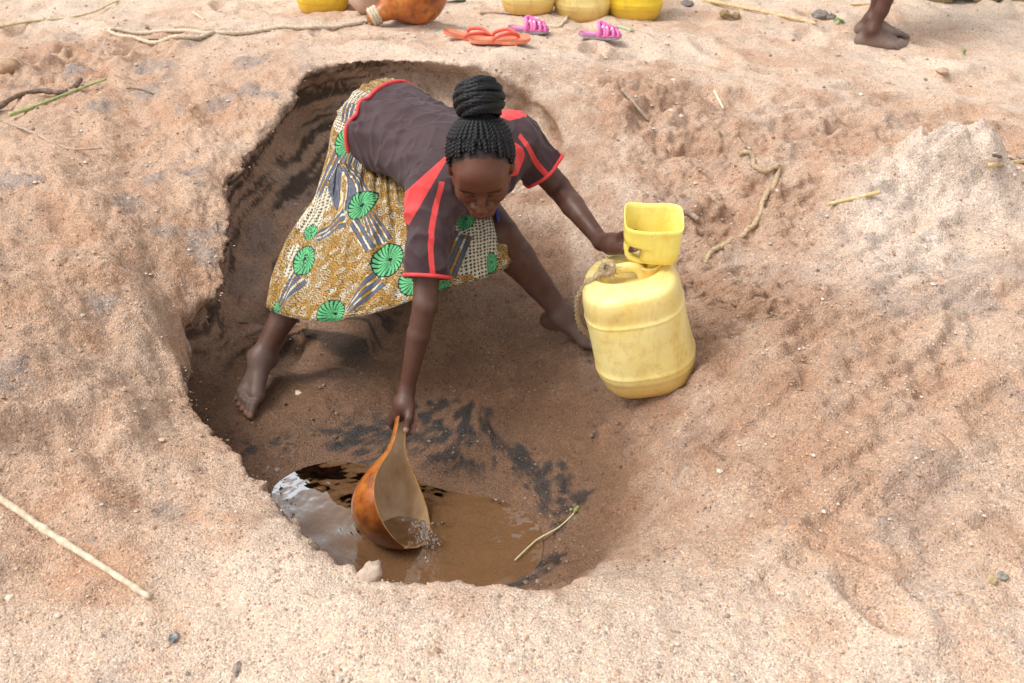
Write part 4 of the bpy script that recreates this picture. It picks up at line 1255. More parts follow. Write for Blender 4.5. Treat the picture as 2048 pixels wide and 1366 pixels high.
def can_rows(w=.140, d=.122, h=.350):
    R = [(0.004, w * .74, d * .72, 2.6), (0.0, w * .80, d * .78, 2.6), (.004, w * .86, d * .85, 2.45), (.022, w * .93, d * .93, 2.45), (.048, w * .965, d * .965, 2.45), (.054, w * .975, d * .975, 2.45), (.058, w * 1.0, d * 1.0, 2.45),
         (.072, w * 1.01, d * 1.01, 2.45), (.078, w * 1.012, d * 1.012, 2.45), (.081, w * 1.022, d * 1.022, 2.45), (.085, w * 1.022, d * 1.022, 2.45), (.089, w * 1.010, d * 1.010, 2.45)]
    for z in np.linspace(.10, h * .70, 12): R.append((z, w * (1.008 - .02 * (z / h)), d * (1.008 - .02 * (z / h)), 2.45))
    z0 = h * .71
    R += [(z0, w * .99, d * .99, 2.45), (z0 + .004, w * 1.0, d * 1.0, 2.45), (z0 + .008, w * 1.0, d * 1.0, 2.45), (z0 + .011, w * .985, d * .985, 2.45)]
    for t in np.linspace(0, 1, 12):
        a = t * math.pi / 2
        R.append((h - .070 + .070 * math.sin(a) - (.012) * (1 - t) ** 2, w * (.76 + .215 * max(math.cos(a), 0) ** .75), d * (.74 + .235 * max(math.cos(a), 0) ** .75), 2.45))
    R += [(h + .003, w * .74, d * .72, 2.4), (h + .004, w * .68, d * .60, 2.4), (h + .002, w * .64, d * .53, 2.4), (h - .005, w * .61, d * .48, 2.4), (h - .018, w * .58, d * .44, 2.4), (h - .026, w * .50, d * .38, 2.3), (h - .027, w * .3, d * .22, 2.2), (h - .027, w * .02, d * .02, 2)]
    return [(*r, 0, .028 * sstep(h - .02, h + .003, r[0]) if i > 30 else 0) if i < len(R) - 8 else (*r, 0, .024) for i, r in enumerate(R)]

def frame_of(axis, right):
    z = unit(axis); x = unit(right - z * (right @ z)); y = np.cross(z, x)
    return np.stack([x, y, z], 1)

def jerrican(base, axis, right, mat, label, group=None, scale=1.0, neck=True):
    Rm = frame_of(np.asarray(axis, float), np.asarray(right, float)); base = np.asarray(base, float)
    tr = lambda V: (V * scale) @ Rm.T + base
    t = thing('jerrican', base, label, 'jerrican', group)
    V, F = loft(can_rows()); Vd = V.copy()
    Vd[:, 0] += .003 * pn(V[:, 0] * 9, V[:, 1] * 9, V[:, 2] * 9, 3); Vd[:, 1] += .004 * pn(V[:, 0] * 8, V[:, 1] * 8, V[:, 2] * 8, 4)
    me = mesh_any('body', tr(Vd), F)
    add_float(me, np.clip(1.1 * sstep(.11, .0, V[:, 2]) + .35 * sstep(.25, .28, V[:, 2]) * sstep(.34, .30, V[:, 2]), 0, 1), 'dirt')
    link('body', me, mat, t)
    # carrying handle bridging the recess, and the screw neck beside it
    hp = np.array([(-.074, .014, .316), (-.066, .014, .346), (-.045, .015, .362), (.0, .016, .366), (.024, .016, .360), (.036, .016, .342), (.038, .016, .318)])
    Vt, Ft = tube(hp, .0115, 10, n=44, flat=1.3)
    me = mesh_any('handle', tr(Vt), Ft); link('handle', me, mat, t)
    if neck:
        V2, F2 = loft([(z - .022, a, a, 2, .066, .026) for z, a in ((.335, .030), (.372, .029), (.375, .031), (.381, .031), (.383, .027), (.350, .025))], 32, False, True)
        link('neck', mesh_any('neck', tr(V2), F2), mat, t)
    return t, tr

jb = HIT(1304, 762); 
jtop = P(1268, 520, 2.62)
jbase = P(1303, 713, 2.80)
j_axis = unit(np.array([-.25, .01, 1.0]))
jbase[2] = H1(jbase[0], jbase[1]) - .004
can, ctr = jerrican(jbase, j_axis, np.array([1.0, -.10, 0]), MAT_CAN, 'worn yellow jerrican with frayed rope leaning on the pit slope', scale=.975)
# frayed sisal rope tied to its handle
MAT_ROPE = simple_mat('sisal_rope', (.42, .30, .17), (.60, .46, .30), 120, .9, .8, 500, .003)
MAT_ROPE_PALE = simple_mat('pale_cotton_rope', (.56, .45, .31), (.70, .60, .46), 120, .9, .8, 500, .003)
rp = [ctr(np.array([[-.040, .012, .370]]))[0], ctr(np.array([[-.070, .0, .368]]))[0], ctr(np.array([[-.110, -.005, .348]]))[0], ctr(np.array([[-.148, .01, .300]]))[0], ctr(np.array([[-.165, .03, .24]]))[0], ctr(np.array([[-.172, .06, .17]]))[0], ctr(np.array([[-.150, .09, .10]]))[0], ctr(np.array([[-.10, .12, .03]]))[0]]
fr_ = []
Vt, Ft = tube(rp, .0070, 9, 3, .020, .26, n=140); fr_.append((Vt, Ft))
def fray(c, n, L, r=.0011):
    out = []
    for i in range(n):
        d = unit(rng.normal(size=3)); e = unit(rng.normal(size=3))
        s0 = c + rng.normal(size=3) * .006
        out.append(tube([s0, s0 + d * L * .5 + e * L * .12, s0 + d * L * rng.uniform(.7, 1.2) + e * L * .4], [r, r, r * .5], 4, n=5))
    return out
kn = ctr(np.array([[-.052, .010, .372]]))[0]
for a in np.linspace(0, 5.4, 3):
    tt = np.linspace(0, 2 * np.pi, 22)
    rot = frame_of(unit(np.array([1.0, .3 * math.cos(a), .4 * math.sin(a)])), np.array([0, 1.0, .2]))
    pth = kn + (np.stack([np.cos(tt) * .0145, np.sin(tt) * .0145, .012 * np.sin(tt + a)], 1)) @ rot.T
    fr_.append(tube(pth, .0062, 8, 3, .02, .25))
fr_ += fray(kn, 46, .030) + fray(rp[2], 16, .018)
for q in rp[2:]: fr_ += fray(q, 5, .014, .0008)
V, F = join(fr_); link('rope', mesh_any('rope', V, F), MAT_ROPE, can)

# funnel: the cut-off top of a small jerrican turned upside down, its neck in the can's mouth
fb = ctr(np.array([[.074, .026, .362]]))[0]
f_axis = unit(np.array([.03, .06, 1.0]))
FR = frame_of(f_axis, np.array([1.0, -.05, 0]))
ftr = lambda V: (V * np.array([.93, .93, .82])) @ FR.T + fb
funnel = thing('funnel', fb, 'cut-off yellow plastic jug used as a funnel on the leaning jerrican', 'funnel')
outr = [(-.030, .019, .019, 2, 0, 0), (.004, .020, .020, 2, 0, 0), (.010, .040, .036, 2.4, .004, 0), (.018, .051, .050, 3.2, .008, 0), (.040, .0535, .054, 3.6, .010, 0), (.060, .0545, .055, 3.8, .010, 0), (.068, .056, .0555, 3.8, .009, 0), (.074, .072, .056, 4, -.008, 0), (.080, .0785, .0565, 4.2, -.014, 0),
        (.100, .0795, .057, 4.2, -.014, 0), (.118, .0800, .058, 4.2, -.014, 0), (.150, .0815, .060, 4.2, -.014, 0), (.166, .0825, .061, 4.2, -.014, .0)]
inr = [(z, a - .0028, b_ - .0028, n, xo, yo) for (z, a, b_, n, xo, yo) in outr[::-1]]
V, F = loft(outr + inr, 96, False, False)
# the cut edge dips towards the front
fq = V.copy(); top = sstep(.10, .166, V[:, 2])
fq[:, 2] += top * (.42 * np.clip(V[:, 1], -.045, .045) + .002 * np.sin(V[:, 0] * 50) - .010)
me = mesh_any('body', ftr(fq), F); add_float(me, .5 * sstep(.08, .0, V[:, 2]), 'dirt'); link('body', me, MAT_FUN, funnel)
Vt, Ft = tube([(-.076, 0, .088), (-.080, 0, .066), (-.078, 0, .040), (-.070, 0, .018), (-.045, 0, .006), (-.02, 0, .004)], .0125, 12, n=50, flat=.9)
me = mesh_any('handle', ftr(Vt), Ft); link('handle', me, MAT_FUN, funnel)

# jerricans standing on the sand behind the pit
def back_can(px, py, label, rz, mat, s=1.0):
    b0 = HIT(px, py - 10, 0); b0[2] -= .006
    return jerrican(b0, np.array([.01, .0, 1.0]), np.array([math.cos(rz), math.sin(rz), 0]), mat, label, 'jerricans standing behind the pit', s)
back_can(647, 26, 'yellow jerrican standing alone to the left of the gourds behind the pit', .1, MAT_CAN2, 1.0)
back_can(755, 18, 'yellow jerrican standing behind the two gourds', -.3, MAT_CAN2, 1.04)
back_can(1056, 28, 'pale yellow jerrican behind the pink sandal with a white buckle', .05, MAT_CAN, 1.02)
back_can(1163, 42, 'middle yellow jerrican of three, with a rope hanging down it', .0, MAT_CAN, 1.06)
back_can(1268, 40, 'brightest yellow jerrican, nearest the bystander of the row of three', -.1, MAT_CAN2, 1.03)

# ================================================================== gourds
k = NT('gourd_skin'); b = k.bsdf(); v = k.coord()
n = k.noise(v, 7, 6, .6); n2 = k.noise(v, 26, 7, .65); n3 = k.noise(v, 90, 3)
c = k.ramp(n.outputs[0], [(.30, (.20, .050, .010)), (.48, (.42, .115, .018)), (.66, (.58, .22, .04))])
c = k.mix(k.math('MULTIPLY', k.ramp(n2.outputs[0], [(.47, (0, 0, 0)), (.66, (1, 1, 1))]), .75), c, (.13, .036, .010))
c = k.mix(k.math('MULTIPLY', k.ramp(n3.outputs[0], [(.62, (0, 0, 0)), (.72, (1, 1, 1))]), .4), c, (.05, .02, .01))
c = k.mix(k.math('MULTIPLY', k.attr('dark', 'Fac'), k.math('ADD', n2.outputs[0], .3)), c, (.085, .022, .008))
k.l(c, b.inputs['Base Color']); b.inputs['Roughness'].default_value = .33; b.inputs['Specular IOR Level'].default_value = .5
k.l(k.bump(n2.outputs[0], .15, .004), b.inputs['Normal'])
MAT_GOURD = k.m
MAT_GOURD_IN = simple_mat('gourd_inside', (.40, .24, .12), (.58, .40, .23), 22, .32, .35, 160, .003, .45, (1, 1, .35))
MAT_GOURD_PALE = simple_mat('pale_dusty_gourd', (.50, .33, .25), (.62, .46, .37), 14, .6, .2, 120, .002)

# the ladle in her hand: a bottle gourd cut lengthwise
g0, g1 = P(805, 830, 2.785), P(812, 1096, 2.615)
ga = unit(g1 - g0); gL = np.linalg.norm(g1 - g0)
tocam = unit(CO - (g0 + g1) / 2)
gn = tocam * math.cos(math.radians(56)) + CR * math.sin(math.radians(56)); gn = unit(gn - ga * (gn @ ga)); gs_ = np.cross(ga, gn)
if gs_ @ CR > 0: gs_ = -gs_                         # gs_ points to the rim on the near left
prof_t = np.array([0, .04, .12, .20, .28, .36, .45, .55, .65, .75, .84, .91, .96, .99, 1.0])
prof_r = np.array([.016, .0195, .021, .024, .034, .054, .082, .107, .121, .124, .113, .092, .064, .034, .006])
nt_, na_ = 80, 56
ts = np.linspace(0, 1, nt_) ** .9; ts[-1] = 1
def gourd_shell(inset):
    r = np.interp(ts, prof_t, prof_r)
    for _ in range(3): r[1:-1] = (r[:-2] + 2 * r[1:-1] + r[2:]) / 4
    r = np.maximum(r - inset, .004)
    ang = np.radians(np.linspace(-94, 94, na_))
    bow = -.024 * np.sin(np.pi * ts) ** 1.3
    tt_ = ts * (1 - .0 * inset)
    return (g0 + ga * (tt_ * gL)[:, None])[:, None] - (gn[None, None] * bow[:, None, None] * -.6) + gs_ * (-bow * .5)[:, None, None] - gn * (np.cos(ang)[None, :, None] * r[:, None, None] * 1.05) + gs_ * (np.sin(ang)[None, :, None] * r[:, None, None])
Vo, Vi = gourd_shell(0), gourd_shell(.0055)
Vi[-1] = Vi[-1] - ga * .006; 
ladle = thing('gourd_ladle', (g0[0], g0[1], g1[2]), 'halved orange gourd ladle scooping water, held in the woman\'s hand', 'ladle')
me = mesh_np('outer_shell', Vo.reshape(-1, 3), grid_faces(nt_, na_, False))
add_float(me, np.repeat(sstep(.62, .98, ts), na_), 'dark'); link('outer_shell', me, MAT_GOURD, ladle)
inner_m = link('inner_shell', mesh_np('inner_shell', Vi.reshape(-1, 3), grid_faces(nt_, na_, False)[:, ::-1]), MAT_GOURD_IN, ladle)
rimL = np.stack([Vo[:, -1], Vo[:, -1] * .5 + Vi[:, -1] * .5 + gn * .0015, Vi[:, -1]], 1); rimR = np.stack([Vo[:, 0], Vo[:, 0] * .5 + Vi[:, 0] * .5 + gn * .0015, Vi[:, 0]], 1)
rv = np.concatenate([rimL.reshape(-1, 3), rimR.reshape(-1, 3)]); rf_ = np.concatenate([grid_faces(nt_, 3, False), grid_faces(nt_, 3, False, nt_ * 3)])
e0 = np.stack([Vo[0], Vi[0]], 1); eo = len(rv); rv = np.concatenate([rv, e0.reshape(-1, 3)]); rf_ = np.concatenate([rf_, grid_faces(na_, 2, False, eo)])
e1v = np.stack([Vo[-1], Vi[-1]], 1); eo = len(rv); rv = np.concatenate([rv, e1v.reshape(-1, 3)]); rf_ = np.concatenate([rf_, grid_faces(na_, 2, False, eo)])
link('cut_rim', mesh_np('cut_rim', rv, rf_), simple_mat('gourd_cut_edge', (.50, .22, .06), (.66, .36, .13), 60, .5), ladle)
# water swilling inside and pouring over the lip
def glassy(name, white):
    k = NT(name); b = k.bsdf()
    b.inputs['Base Color'].default_value = (.86, .88, .90, 1); b.inputs['Roughness'].default_value = .06; b.inputs['IOR'].default_value = 1.33
    b.inputs['Transmission Weight'].default_value = 1 - white
    k.l(k.bump(k.noise(k.coord(), 60, 3).outputs[0], .3, .004), b.inputs['Normal'])
    return k.m
MAT_SPLASH = glassy('churned_water', .12)
iw = 30; sel_t = slice(46, 76)
wt_ = np.linspace(.18, .82, 15)
pool = (1 - wt_)[None, :, None] * Vi[sel_t, 6][:, None] + wt_[None, :, None] * Vi[sel_t, -7][:, None] - gn * .0
pool = pool - gn * (.016 + .004 * np.sin(np.linspace(0, 9, 30))[:, None, None] * np.cos(wt_ * 8)[None, :, None])
# splash: ragged sheet and drops where the lip leaves the water
parts_ = []
lip = P(842, 1062, 2.70)
su, sv = np.meshgrid(np.linspace(0, 1, 26), np.linspace(-1, 1, 18), indexing='ij')
wdt = .004 + .012 * np.sin(np.pi * np.clip(su * .9 + .08, 0, 1)) * (1 + .35 * pn(su * 5, sv * 2, 0, 4))
a0 = P(846, 1040, 2.64); a1 = PZ(852, 1097, WATER_Z)
wdt = wdt * .55 * (1 - .5 * su)
sheet = a0 + (a1 - a0) * su[..., None] + CR * (sv * wdt + .004 * su)[..., None] + tocam * (.012 * np.cos(sv * 1.5) * np.sin(np.pi * su) + .005 * pn(su * 9, sv * 6, 0, 9))[..., None]
back_ = sheet - tocam * .003
Vs2 = np.concatenate([sheet.reshape(-1, 3), back_.reshape(-1, 3)]); gf = grid_faces(26, 18, False)
parts_.append((Vs2, np.concatenate([gf, gf[:, ::-1] + 26 * 18])))
def ball(c, r, n=6, m=8):
    p = np.linspace(.02, np.pi - .02, n); t = np.linspace(0, 2 * np.pi, m, endpoint=False)
    V = np.array([[c + r * np.array([np.sin(a) * np.cos(q), np.sin(a) * np.sin(q), np.cos(a)]) for q in t] for a in p]).reshape(-1, 3)
    return V, grid_faces(n, m)
for i in range(150):
    f = rng.uniform(0, 1) ** .6; c = a0 + (a1 - a0) * f + CR * rng.normal(0, .018) + np.array([0, 0, 1]) * abs(rng.normal(0, .010)) + tocam * rng.normal(.005, .012)
    parts_.append(ball(c, rng.uniform(.0008, .0028)))
V, F = join(parts_); sp_ = link('water_splash', mesh_any('water_splash', V, F), MAT_SPLASH)
sp_['kind'] = 'stuff'; sp_['label'] = 'whitish water splashing off the lip of the gourd ladle'

# whole gourd and pale gourd lying behind the pit
def gourd(name, spine, rad, mat, label, n=90, seg=48):
    V, F = tube(np.array(spine), np.array(rad), seg, n=n)
    t = thing(name, (spine[0][0], spine[0][1], min(V[:, 2])), label, 'gourd', 'calabash gourds behind the pit')
    me = mesh_any('shell', V, F); add_float(me, np.zeros(len(V)), 'dark'); link('shell', me, mat, t)
    return t
gb = HIT(826, 60); ctrg = gb + np.array([0, .10, .150])
hh = ctrg
sp1 = [hh + np.array([.150, .03, .075]), hh + np.array([.138, .03, .066]), hh + np.array([.10, .02, .045]), hh + np.array([.02, 0, .0]), hh + np.array([-.06, -.01, -.04]), hh + np.array([-.125, -.03, -.072]), hh + np.array([-.18, -.05, -.098]), hh + np.array([-.215, -.06, -.108])]
br_gourd = gourd('gourd', sp1, [.012, .060, .115, .150, .120, .058, .038, .030], MAT_GOURD, 'shiny brown bottle gourd lying on the sand with rope tied to its neck')
neck_end = hh + np.array([-.20, -.055, -.104])
gb2 = HIT(735, 36); hh2 = gb2 + np.array([0, .10, .105])
gourd('gourd', [hh2 + np.array([.02, .02, .10]), hh2 + np.array([.02, .02, .094]), hh2 + np.array([.01, .01, .06]), hh2, hh2 + np.array([-.02, 0, -.06]), hh2 + np.array([-.03, 0, -.098]), hh2 + np.array([-.03, 0, -.104])], [.01, .040, .085, .112, .090, .042, .01], MAT_GOURD_PALE, 'pale dusty pink gourd tucked behind the shiny brown gourd')

# ================================================================== ropes, sticks and straws lying on the sand
def lay(pts_px, lift=0.006, rigid=False, n=40):
    w = np.array([HIT(a, c) for a, c in pts_px]); t_ = np.linspace(-1, 1, len(w))
    if rigid:                                # a stick lies straight across the bumps
        zf_ = np.polyval(np.polyfit(t_, w[:, 2], 1), t_)
        q = catmull(np.array([PZ(a, c, z_) for (a, c), z_ in zip(pts_px, zf_)]), n)
        gz_ = HG(q[:, 0], q[:, 1])[0]
        q[:, 2] += max(0.0, float(np.percentile(gz_ - q[:, 2], 80))) * .8 + lift
        return q
    q = catmull(np.array(w), n)
    z = HG(q[:, 0], q[:, 1])[0]
    ker = np.hanning(17)[1:-1]; ker /= ker.sum(); z = np.convolve(np.pad(z, 7, 'edge'), ker, 'valid')
    q[:, 2] = z + lift
    return q
def rope_obj(pts, r, mat, label, name='rope', strands=3, pitch=.022, lift=None, group=None, fr=True):
    q = lay(pts, r * .7 if lift is None else lift, n=int(60 + 20 * len(pts)))
    ps = [tube(q, r, 8, strands, pitch, .22)]
    if fr: ps += fray(q[0], 14, .02, .0009) + fray(q[-1], 14, .02, .0009)
    V, F = join(ps); o = link(name, mesh_any(name, V, F), mat)
    return tag(o, label, 'rope', group)
q1 = [(742, 47), (700, 52), (620, 60), (540, 62), (440, 66), (340, 66), (240, 62), (222, 68), (260, 74), (350, 76), (420, 71), (480, 64)]
qq = lay(q1, .010, n=220); qq[0] = neck_end; qq[1] = neck_end * .7 + qq[4] * .3; qq[2] = neck_end * .4 + qq[5] * .6; qq[3] = neck_end * .15 + qq[6] * .85
ps = [tube(qq, .0095, 8, 3, .035, .28)]
for a in np.linspace(0, .03, 3):
    tt = np.linspace(0, 2 * np.pi, 24); ax_ = unit(sp1[-1] - sp1[-3]); fr3 = frame_of(ax_, np.array([0, 1.0, 0]))
    ps.append(tube(neck_end - ax_ * a + (np.stack([np.cos(tt) * .038, np.sin(tt) * .038, 0 * tt], 1)) @ fr3.T, .010, 8, 3, .03, .25))
ps += fray(neck_end, 30, .03, .0014)
V, F = join(ps); tag(link('rope', mesh_any('rope', V, F), MAT_ROPE_PALE), 'pale rope tied to the brown gourd and looped across the sand', 'rope')
rope_obj([(1480, 311), (1505, 318), (1508, 335), (1525, 347), (1548, 338), (1555, 352), (1535, 385), (1524, 410), (1520, 432), (1495, 462), (1460, 485), (1425, 505), (1415, 518), (1410, 531)], .0085, MAT_ROPE, 'knotted sisal rope lying in the loose sand above the leaning jerrican')
rope_obj([(1085, 50), (1105, 55), (1118, 56), (1130, 45), (1136, 30)], .008, MAT_ROPE_PALE, 'thin pale rope curling at the foot of the middle jerrican')
rope_obj([(1222, 55), (1240, 56), (1255, 60), (1262, 64)], .008, simple_mat('green_cord', (.35, .42, .27), (.50, .56, .40), 90, .9), 'short greenish cord end beside the pink sandal')

def stick(pts, r0, r1, c1, c2, label, cat='stick', name='stick', knots=0, lift=None, group=None):
    q = lay(pts, max(r0, r1) * .8 if lift is None else lift, rigid=True, n=30)
    rad = np.linspace(r0, r1, 30)
    for kx in range(knots):
        i = rng.integers(2, 28); rad[i] *= 1.35
    q += np.cumsum(rng.normal(0, r0 * .02, q.shape), 0) * np.array([1, 1, 0])
    V, F = tube(q, rad, 8, n=60)
    V = V + (rng.normal(0, r0 * .05, V.shape))
    return tag(link(name, mesh_any(name, V, F), simple_mat(name + '_bark', c1, c2, 60, .75, .5, 160, .002, stretch=(1, 1, 1))), label, cat, group)
PALE = ((.50, .38, .25), (.70, .60, .46)); STRAW = ((.52, .36, .16), (.72, .56, .32)); DARKB = ((.10, .07, .05), (.24, .16, .11)); GREY = ((.33, .24, .18), (.50, .38, .29))
stick([(-30, 985), (40, 1030), (100, 1075), (180, 1125), (250, 1170), (303, 1204)], .0085, .0065, *PALE, 'long bleached straight stick lying on the sand left of the pit', knots=4)
stick([(-15, 232), (15, 210), (45, 195), (85, 188), (125, 191), (150, 180), (162, 165)], .009, .011, *DARKB, 'crooked dark twig with a torn end', knots=3)
stick([(22, 236), (70, 220), (120, 200), (170, 180), (215, 164)], .008, .004, (.25, .33, .10), (.45, .48, .22), 'straight green stem lying under the crooked dark twig', 'stem', 'stem')
stick([(10, 250), (45, 262), (85, 280), (115, 295), (150, 305), (205, 303)], .0055, .004, *GREY, 'thin pinkish root curling over the sand below the green stem', 'root', 'root')
stick([(-15, 62), (60, 48), (135, 41), (190, 28), (222, 12), (238, 6)], .007, .004, (.48, .38, .18), (.66, .58, .34), 'long bent straw with a dark tip, furthest back on the left', 'straw', 'straw')
stick([(1405, 6), (1460, 16), (1520, 28), (1580, 41), (1632, 53)], .011, .007, *STRAW, 'long tan stick behind the pit near the bystander')
stick([(1655, 418), (1690, 410), (1725, 402), (1758, 394)], .006, .007, *STRAW, 'short broken straw at the foot of the crusted mound', 'straw', 'straw')
stick([(1970, 364), (2010, 358), (2060, 351)], .007, .007, *STRAW, 'yellow straw sticking out behind the crusted mound', 'straw', 'straw')
stick([(1980, 333), (2010, 340), (2060, 352)], .005, .006, *DARKB, 'thin dark twig just behind the yellow straw at the mound', 'twig', 'twig')
stick([(1243, 180), (1262, 202), (1280, 224), (1296, 242)], .007, .006, *GREY, 'short brown stick on the slope above the pit', knots=2)
stick([(1428, 186), (1436, 202), (1446, 222)], .006, .004, (.66, .58, .44), (.78, .70, .58), 'short white straw in the loose sand', 'straw', 'straw')
stick([(1366, 428), (1380, 436), (1394, 446)], .010, .009, *GREY, 'brown stick end poking out behind the funnel')
stick([(253, 178), (280, 180), (308, 189)], .0035, .0028, *DARKB, 'tiny curved dark twig on the bare sand', 'twig', 'twig')
stick([(282, 86), (300, 82), (325, 82)], .0045, .0035, *DARKB, 'small dark twig below the pale rope loop', 'twig', 'twig')
stick([(388, 28), (398, 35), (408, 42)], .008, .006, *PALE, 'short pale chip of wood behind the rope', 'wood chip', 'wood_chip')
stick([(960, 30), (1000, 29), (1045, 33)], .008, .006, *GREY, 'thin brown twig beside the pale jerrican', 'twig', 'twig')
stick([(1700, 10), (1720, 12), (1790, 9)], .006, .005, *STRAW, 'thin straw behind the bystander\'s leg', 'straw', 'straw')
q = np.array([P(1030, 1112, 2.62), P(1062, 1078, 2.66), P(1078, 1066, 2.68), P(1120, 1056, 2.71), P(1152, 1049, 2.74)])
zz = np.maximum(HG(q[:, 0], q[:, 1])[0], WATER_Z) + .008; q[:, 2] = zz
V, F = tube(q, [.0022, .0024, .0026, .0022, .0018], 6, n=40)
st = thing('grass_stalk', q[2], 'bent grass stalk with a seed head at the edge of the water', 'grass stalk')
link('stem', mesh_any('stem', V, F), simple_mat('dry_stalk', (.46, .42, .22), (.62, .56, .34), 90, .7), st)
hs = [ball(q[-1] + rng.normal(0, .006, 3) * np.array([1, 1, .5]), .005) for i in range(12)]
V, F = join(hs); link('seed_head', mesh_any('seed_head', V, F), simple_mat('seed_green', (.20, .20, .07), (.34, .32, .12), 90, .8), st)

# ================================================================== stones
def stone(px, py, sx, sy, sz, c1, c2, label, name='stone', cat='stone', group=None, seed=0, on=None):
    c = HIT(px, py) if on is None else PZ(px, py, on); c[2] += sz * .35
    n_, m_ = 14, 20
    p = np.linspace(.01, np.pi - .01, n_); t = np.linspace(0, 2 * np.pi, m_, endpoint=False)
    D = np.array([[[np.sin(a) * np.cos(q), np.sin(a) * np.sin(q), np.cos(a)] for q in t] for a in p]).reshape(-1, 3)
    r = 1 + .28 * pn(D[:, 0] * 1.6 + seed * 3, D[:, 1] * 1.6, D[:, 2] * 1.6, seed) + .12 * pn(D[:, 0] * 4, D[:, 1] * 4, D[:, 2] * 4, seed + 1)
    a = seed * 1.3
    V = D * r[:, None] * np.array([sx, sy, sz]); V = V @ np.array([[math.cos(a), math.sin(a), 0], [-math.sin(a), math.cos(a), 0], [0, 0, 1]]) + c
    return tag(link(name, mesh_any(name, V, grid_faces(n_, m_), 'lump' in name), simple_mat(name + '_face', c1, c2, 90, .75, .4, 200, .002)), label, cat, group)
stone(347, 1279, .013, .009, .008, (.10, .10, .10), (.42, .42, .40), 'speckled grey stone on the pale sand in front of the pit', seed=1)
stone(597, 790, .016, .012, .010, (.62, .47, .33), (.72, .58, .44), 'cream pebble on the pit floor beside the bare foot', 'pebble', 'pebble', seed=2)
stone(1984, 1163, .011, .010, .008, (.36, .27, .14), (.50, .38, .22), 'brownish pebble beside a grey one on the foreground sand', 'pebble', 'pebble', seed=3)
stone(2004, 1156, .011, .009, .008, (.16, .15, .13), (.36, .33, .28), 'greyish pebble touching the brownish one', 'pebble', 'pebble', seed=4)
stone(20, 1198, .009, .008, .006, (.72, .62, .48), (.80, .72, .60), 'white quartz chip under the long bleached stick', 'pebble', 'pebble', seed=5)
stone(474, 1340, .016, .008, .005, (.20, .16, .14), (.32, .26, .22), 'flat brown stone chip in the foreground sand', seed=6)
stone(1640, 35, .045, .035, .028, (.17, .145, .13), (.28, .24, .21), 'larger dark clod near the end of the tan stick', 'clod', 'clod', 'dark clods behind the pit', seed=7)
stone(1661, 38, .030, .025, .020, (.13, .11, .10), (.25, .21, .19), 'small dark clod touching the larger one', 'clod', 'clod', 'dark clods behind the pit', seed=8)
stone(1448, 32, .030, .028, .020, (.22, .15, .07), (.32, .22, .11), 'ochre clod below the tan stick', 'clod', 'clod', 'ochre clods behind the pit', seed=9)
stone(1470, 35, .026, .024, .018, (.26, .18, .09), (.36, .26, .14), 'lighter ochre clod beside its darker neighbour', 'clod', 'clod', 'ochre clods behind the pit', seed=10)
stone(1373, 10, .045, .035, .020, (.14, .12, .11), (.26, .22, .20), 'flat grey clod at the start of the tan stick', 'clod', 'clod', 'dark clods behind the pit', seed=11)
stone(18, 142, .055, .045, .040, (.36, .22, .13), (.48, .31, .20), 'big rounded lump of brown sand beside the trampled patch', 'sand_lump', 'lump', seed=12)
stone(738, 1154, .038, .024, .016, (.42, .31, .23), (.54, .42, .33), 'clump of pale sand on the front lip of the pit', 'sand_lump', 'lump', seed=13, on=-.015)
# leaf scraps
def leaf(px, py, L, c, label, rz):
    p0 = HIT(px, py); p0[2] += .008
    u_, w_ = np.meshgrid(np.linspace(0, 1, 9), np.linspace(-1, 1, 5), indexing='ij')
    d = np.array([math.cos(rz), math.sin(rz), 0]); e = np.array([-d[1], d[0], 0])
    V = p0 + d * ((u_ - .5) * L)[..., None] + e * (w_ * L * .28 * np.sin(np.pi * np.clip(u_, .03, .97)))[..., None] + np.array([0, 0, 1]) * (.010 * np.abs(w_) + .012 * np.sin(u_ * 5))[..., None]
    o = link('leaf', mesh_np('leaf', V.reshape(-1, 3), grid_faces(9, 5, False)), simple_mat('leaf_green', c, tuple(1.3 * q for q in c), 60, .5))
    md = o.modifiers.new('thickness', 'SOLIDIFY'); md.thickness = .0012
    tag(o, label, 'leaf', 'green leaf scraps behind the pit')
leaf(1679, 48, .075, (.16, .36, .08), 'bright green leaf scrap near the bystander\'s feet', .3)
leaf(903, 3, .16, (.07, .11, .03), 'large dark olive leaf lying between the gourds and jerricans', .1)
leaf(1926, 110, .035, (.20, .34, .10), 'tiny green leaf scrap on the open sand beside the bystander', .8)

# ================================================================== footwear
def sole(L, W, th, toe=1.0):
    n_ = 44; s = np.linspace(0, 1, n_)
    hw = W * (.62 + .10 * np.sin(s * np.pi * 1.1) + .36 * sstep(.35, .75, s) - .16 * np.exp(-((s - .42) / .16) ** 2))
    hw = hw * np.sqrt(np.clip(1 - ((s - .5) / .5) ** 8, 0, 1)) * .5
    hw[0] = hw[-1] = .002
    z = .010 * (s - .5) ** 2 * 4 * .6
    rows = []
    for (dz, k_) in ((0, .95), (th * .3, 1.0), (th * .8, 1.0), (th, .96)):
        left = np.stack([(s - .5) * L, hw * k_, z + dz], 1); right = np.stack([(s - .5) * L, -hw * k_, z + dz], 1)[::-1]
        rows.append(np.concatenate([left, right]))
    V = np.concatenate(rows); m = 2 * n_
    F = grid_faces(4, m)
    topo = []
    for base in (0, 3 * m):
        for i in range(n_ - 1):
            f = [base + i, base + i + 1, base + m - 2 - i, base + m - 1 - i]
            topo.append(f if base == 0 else f[::-1])
    return V, np.concatenate([F, np.array(topo)])
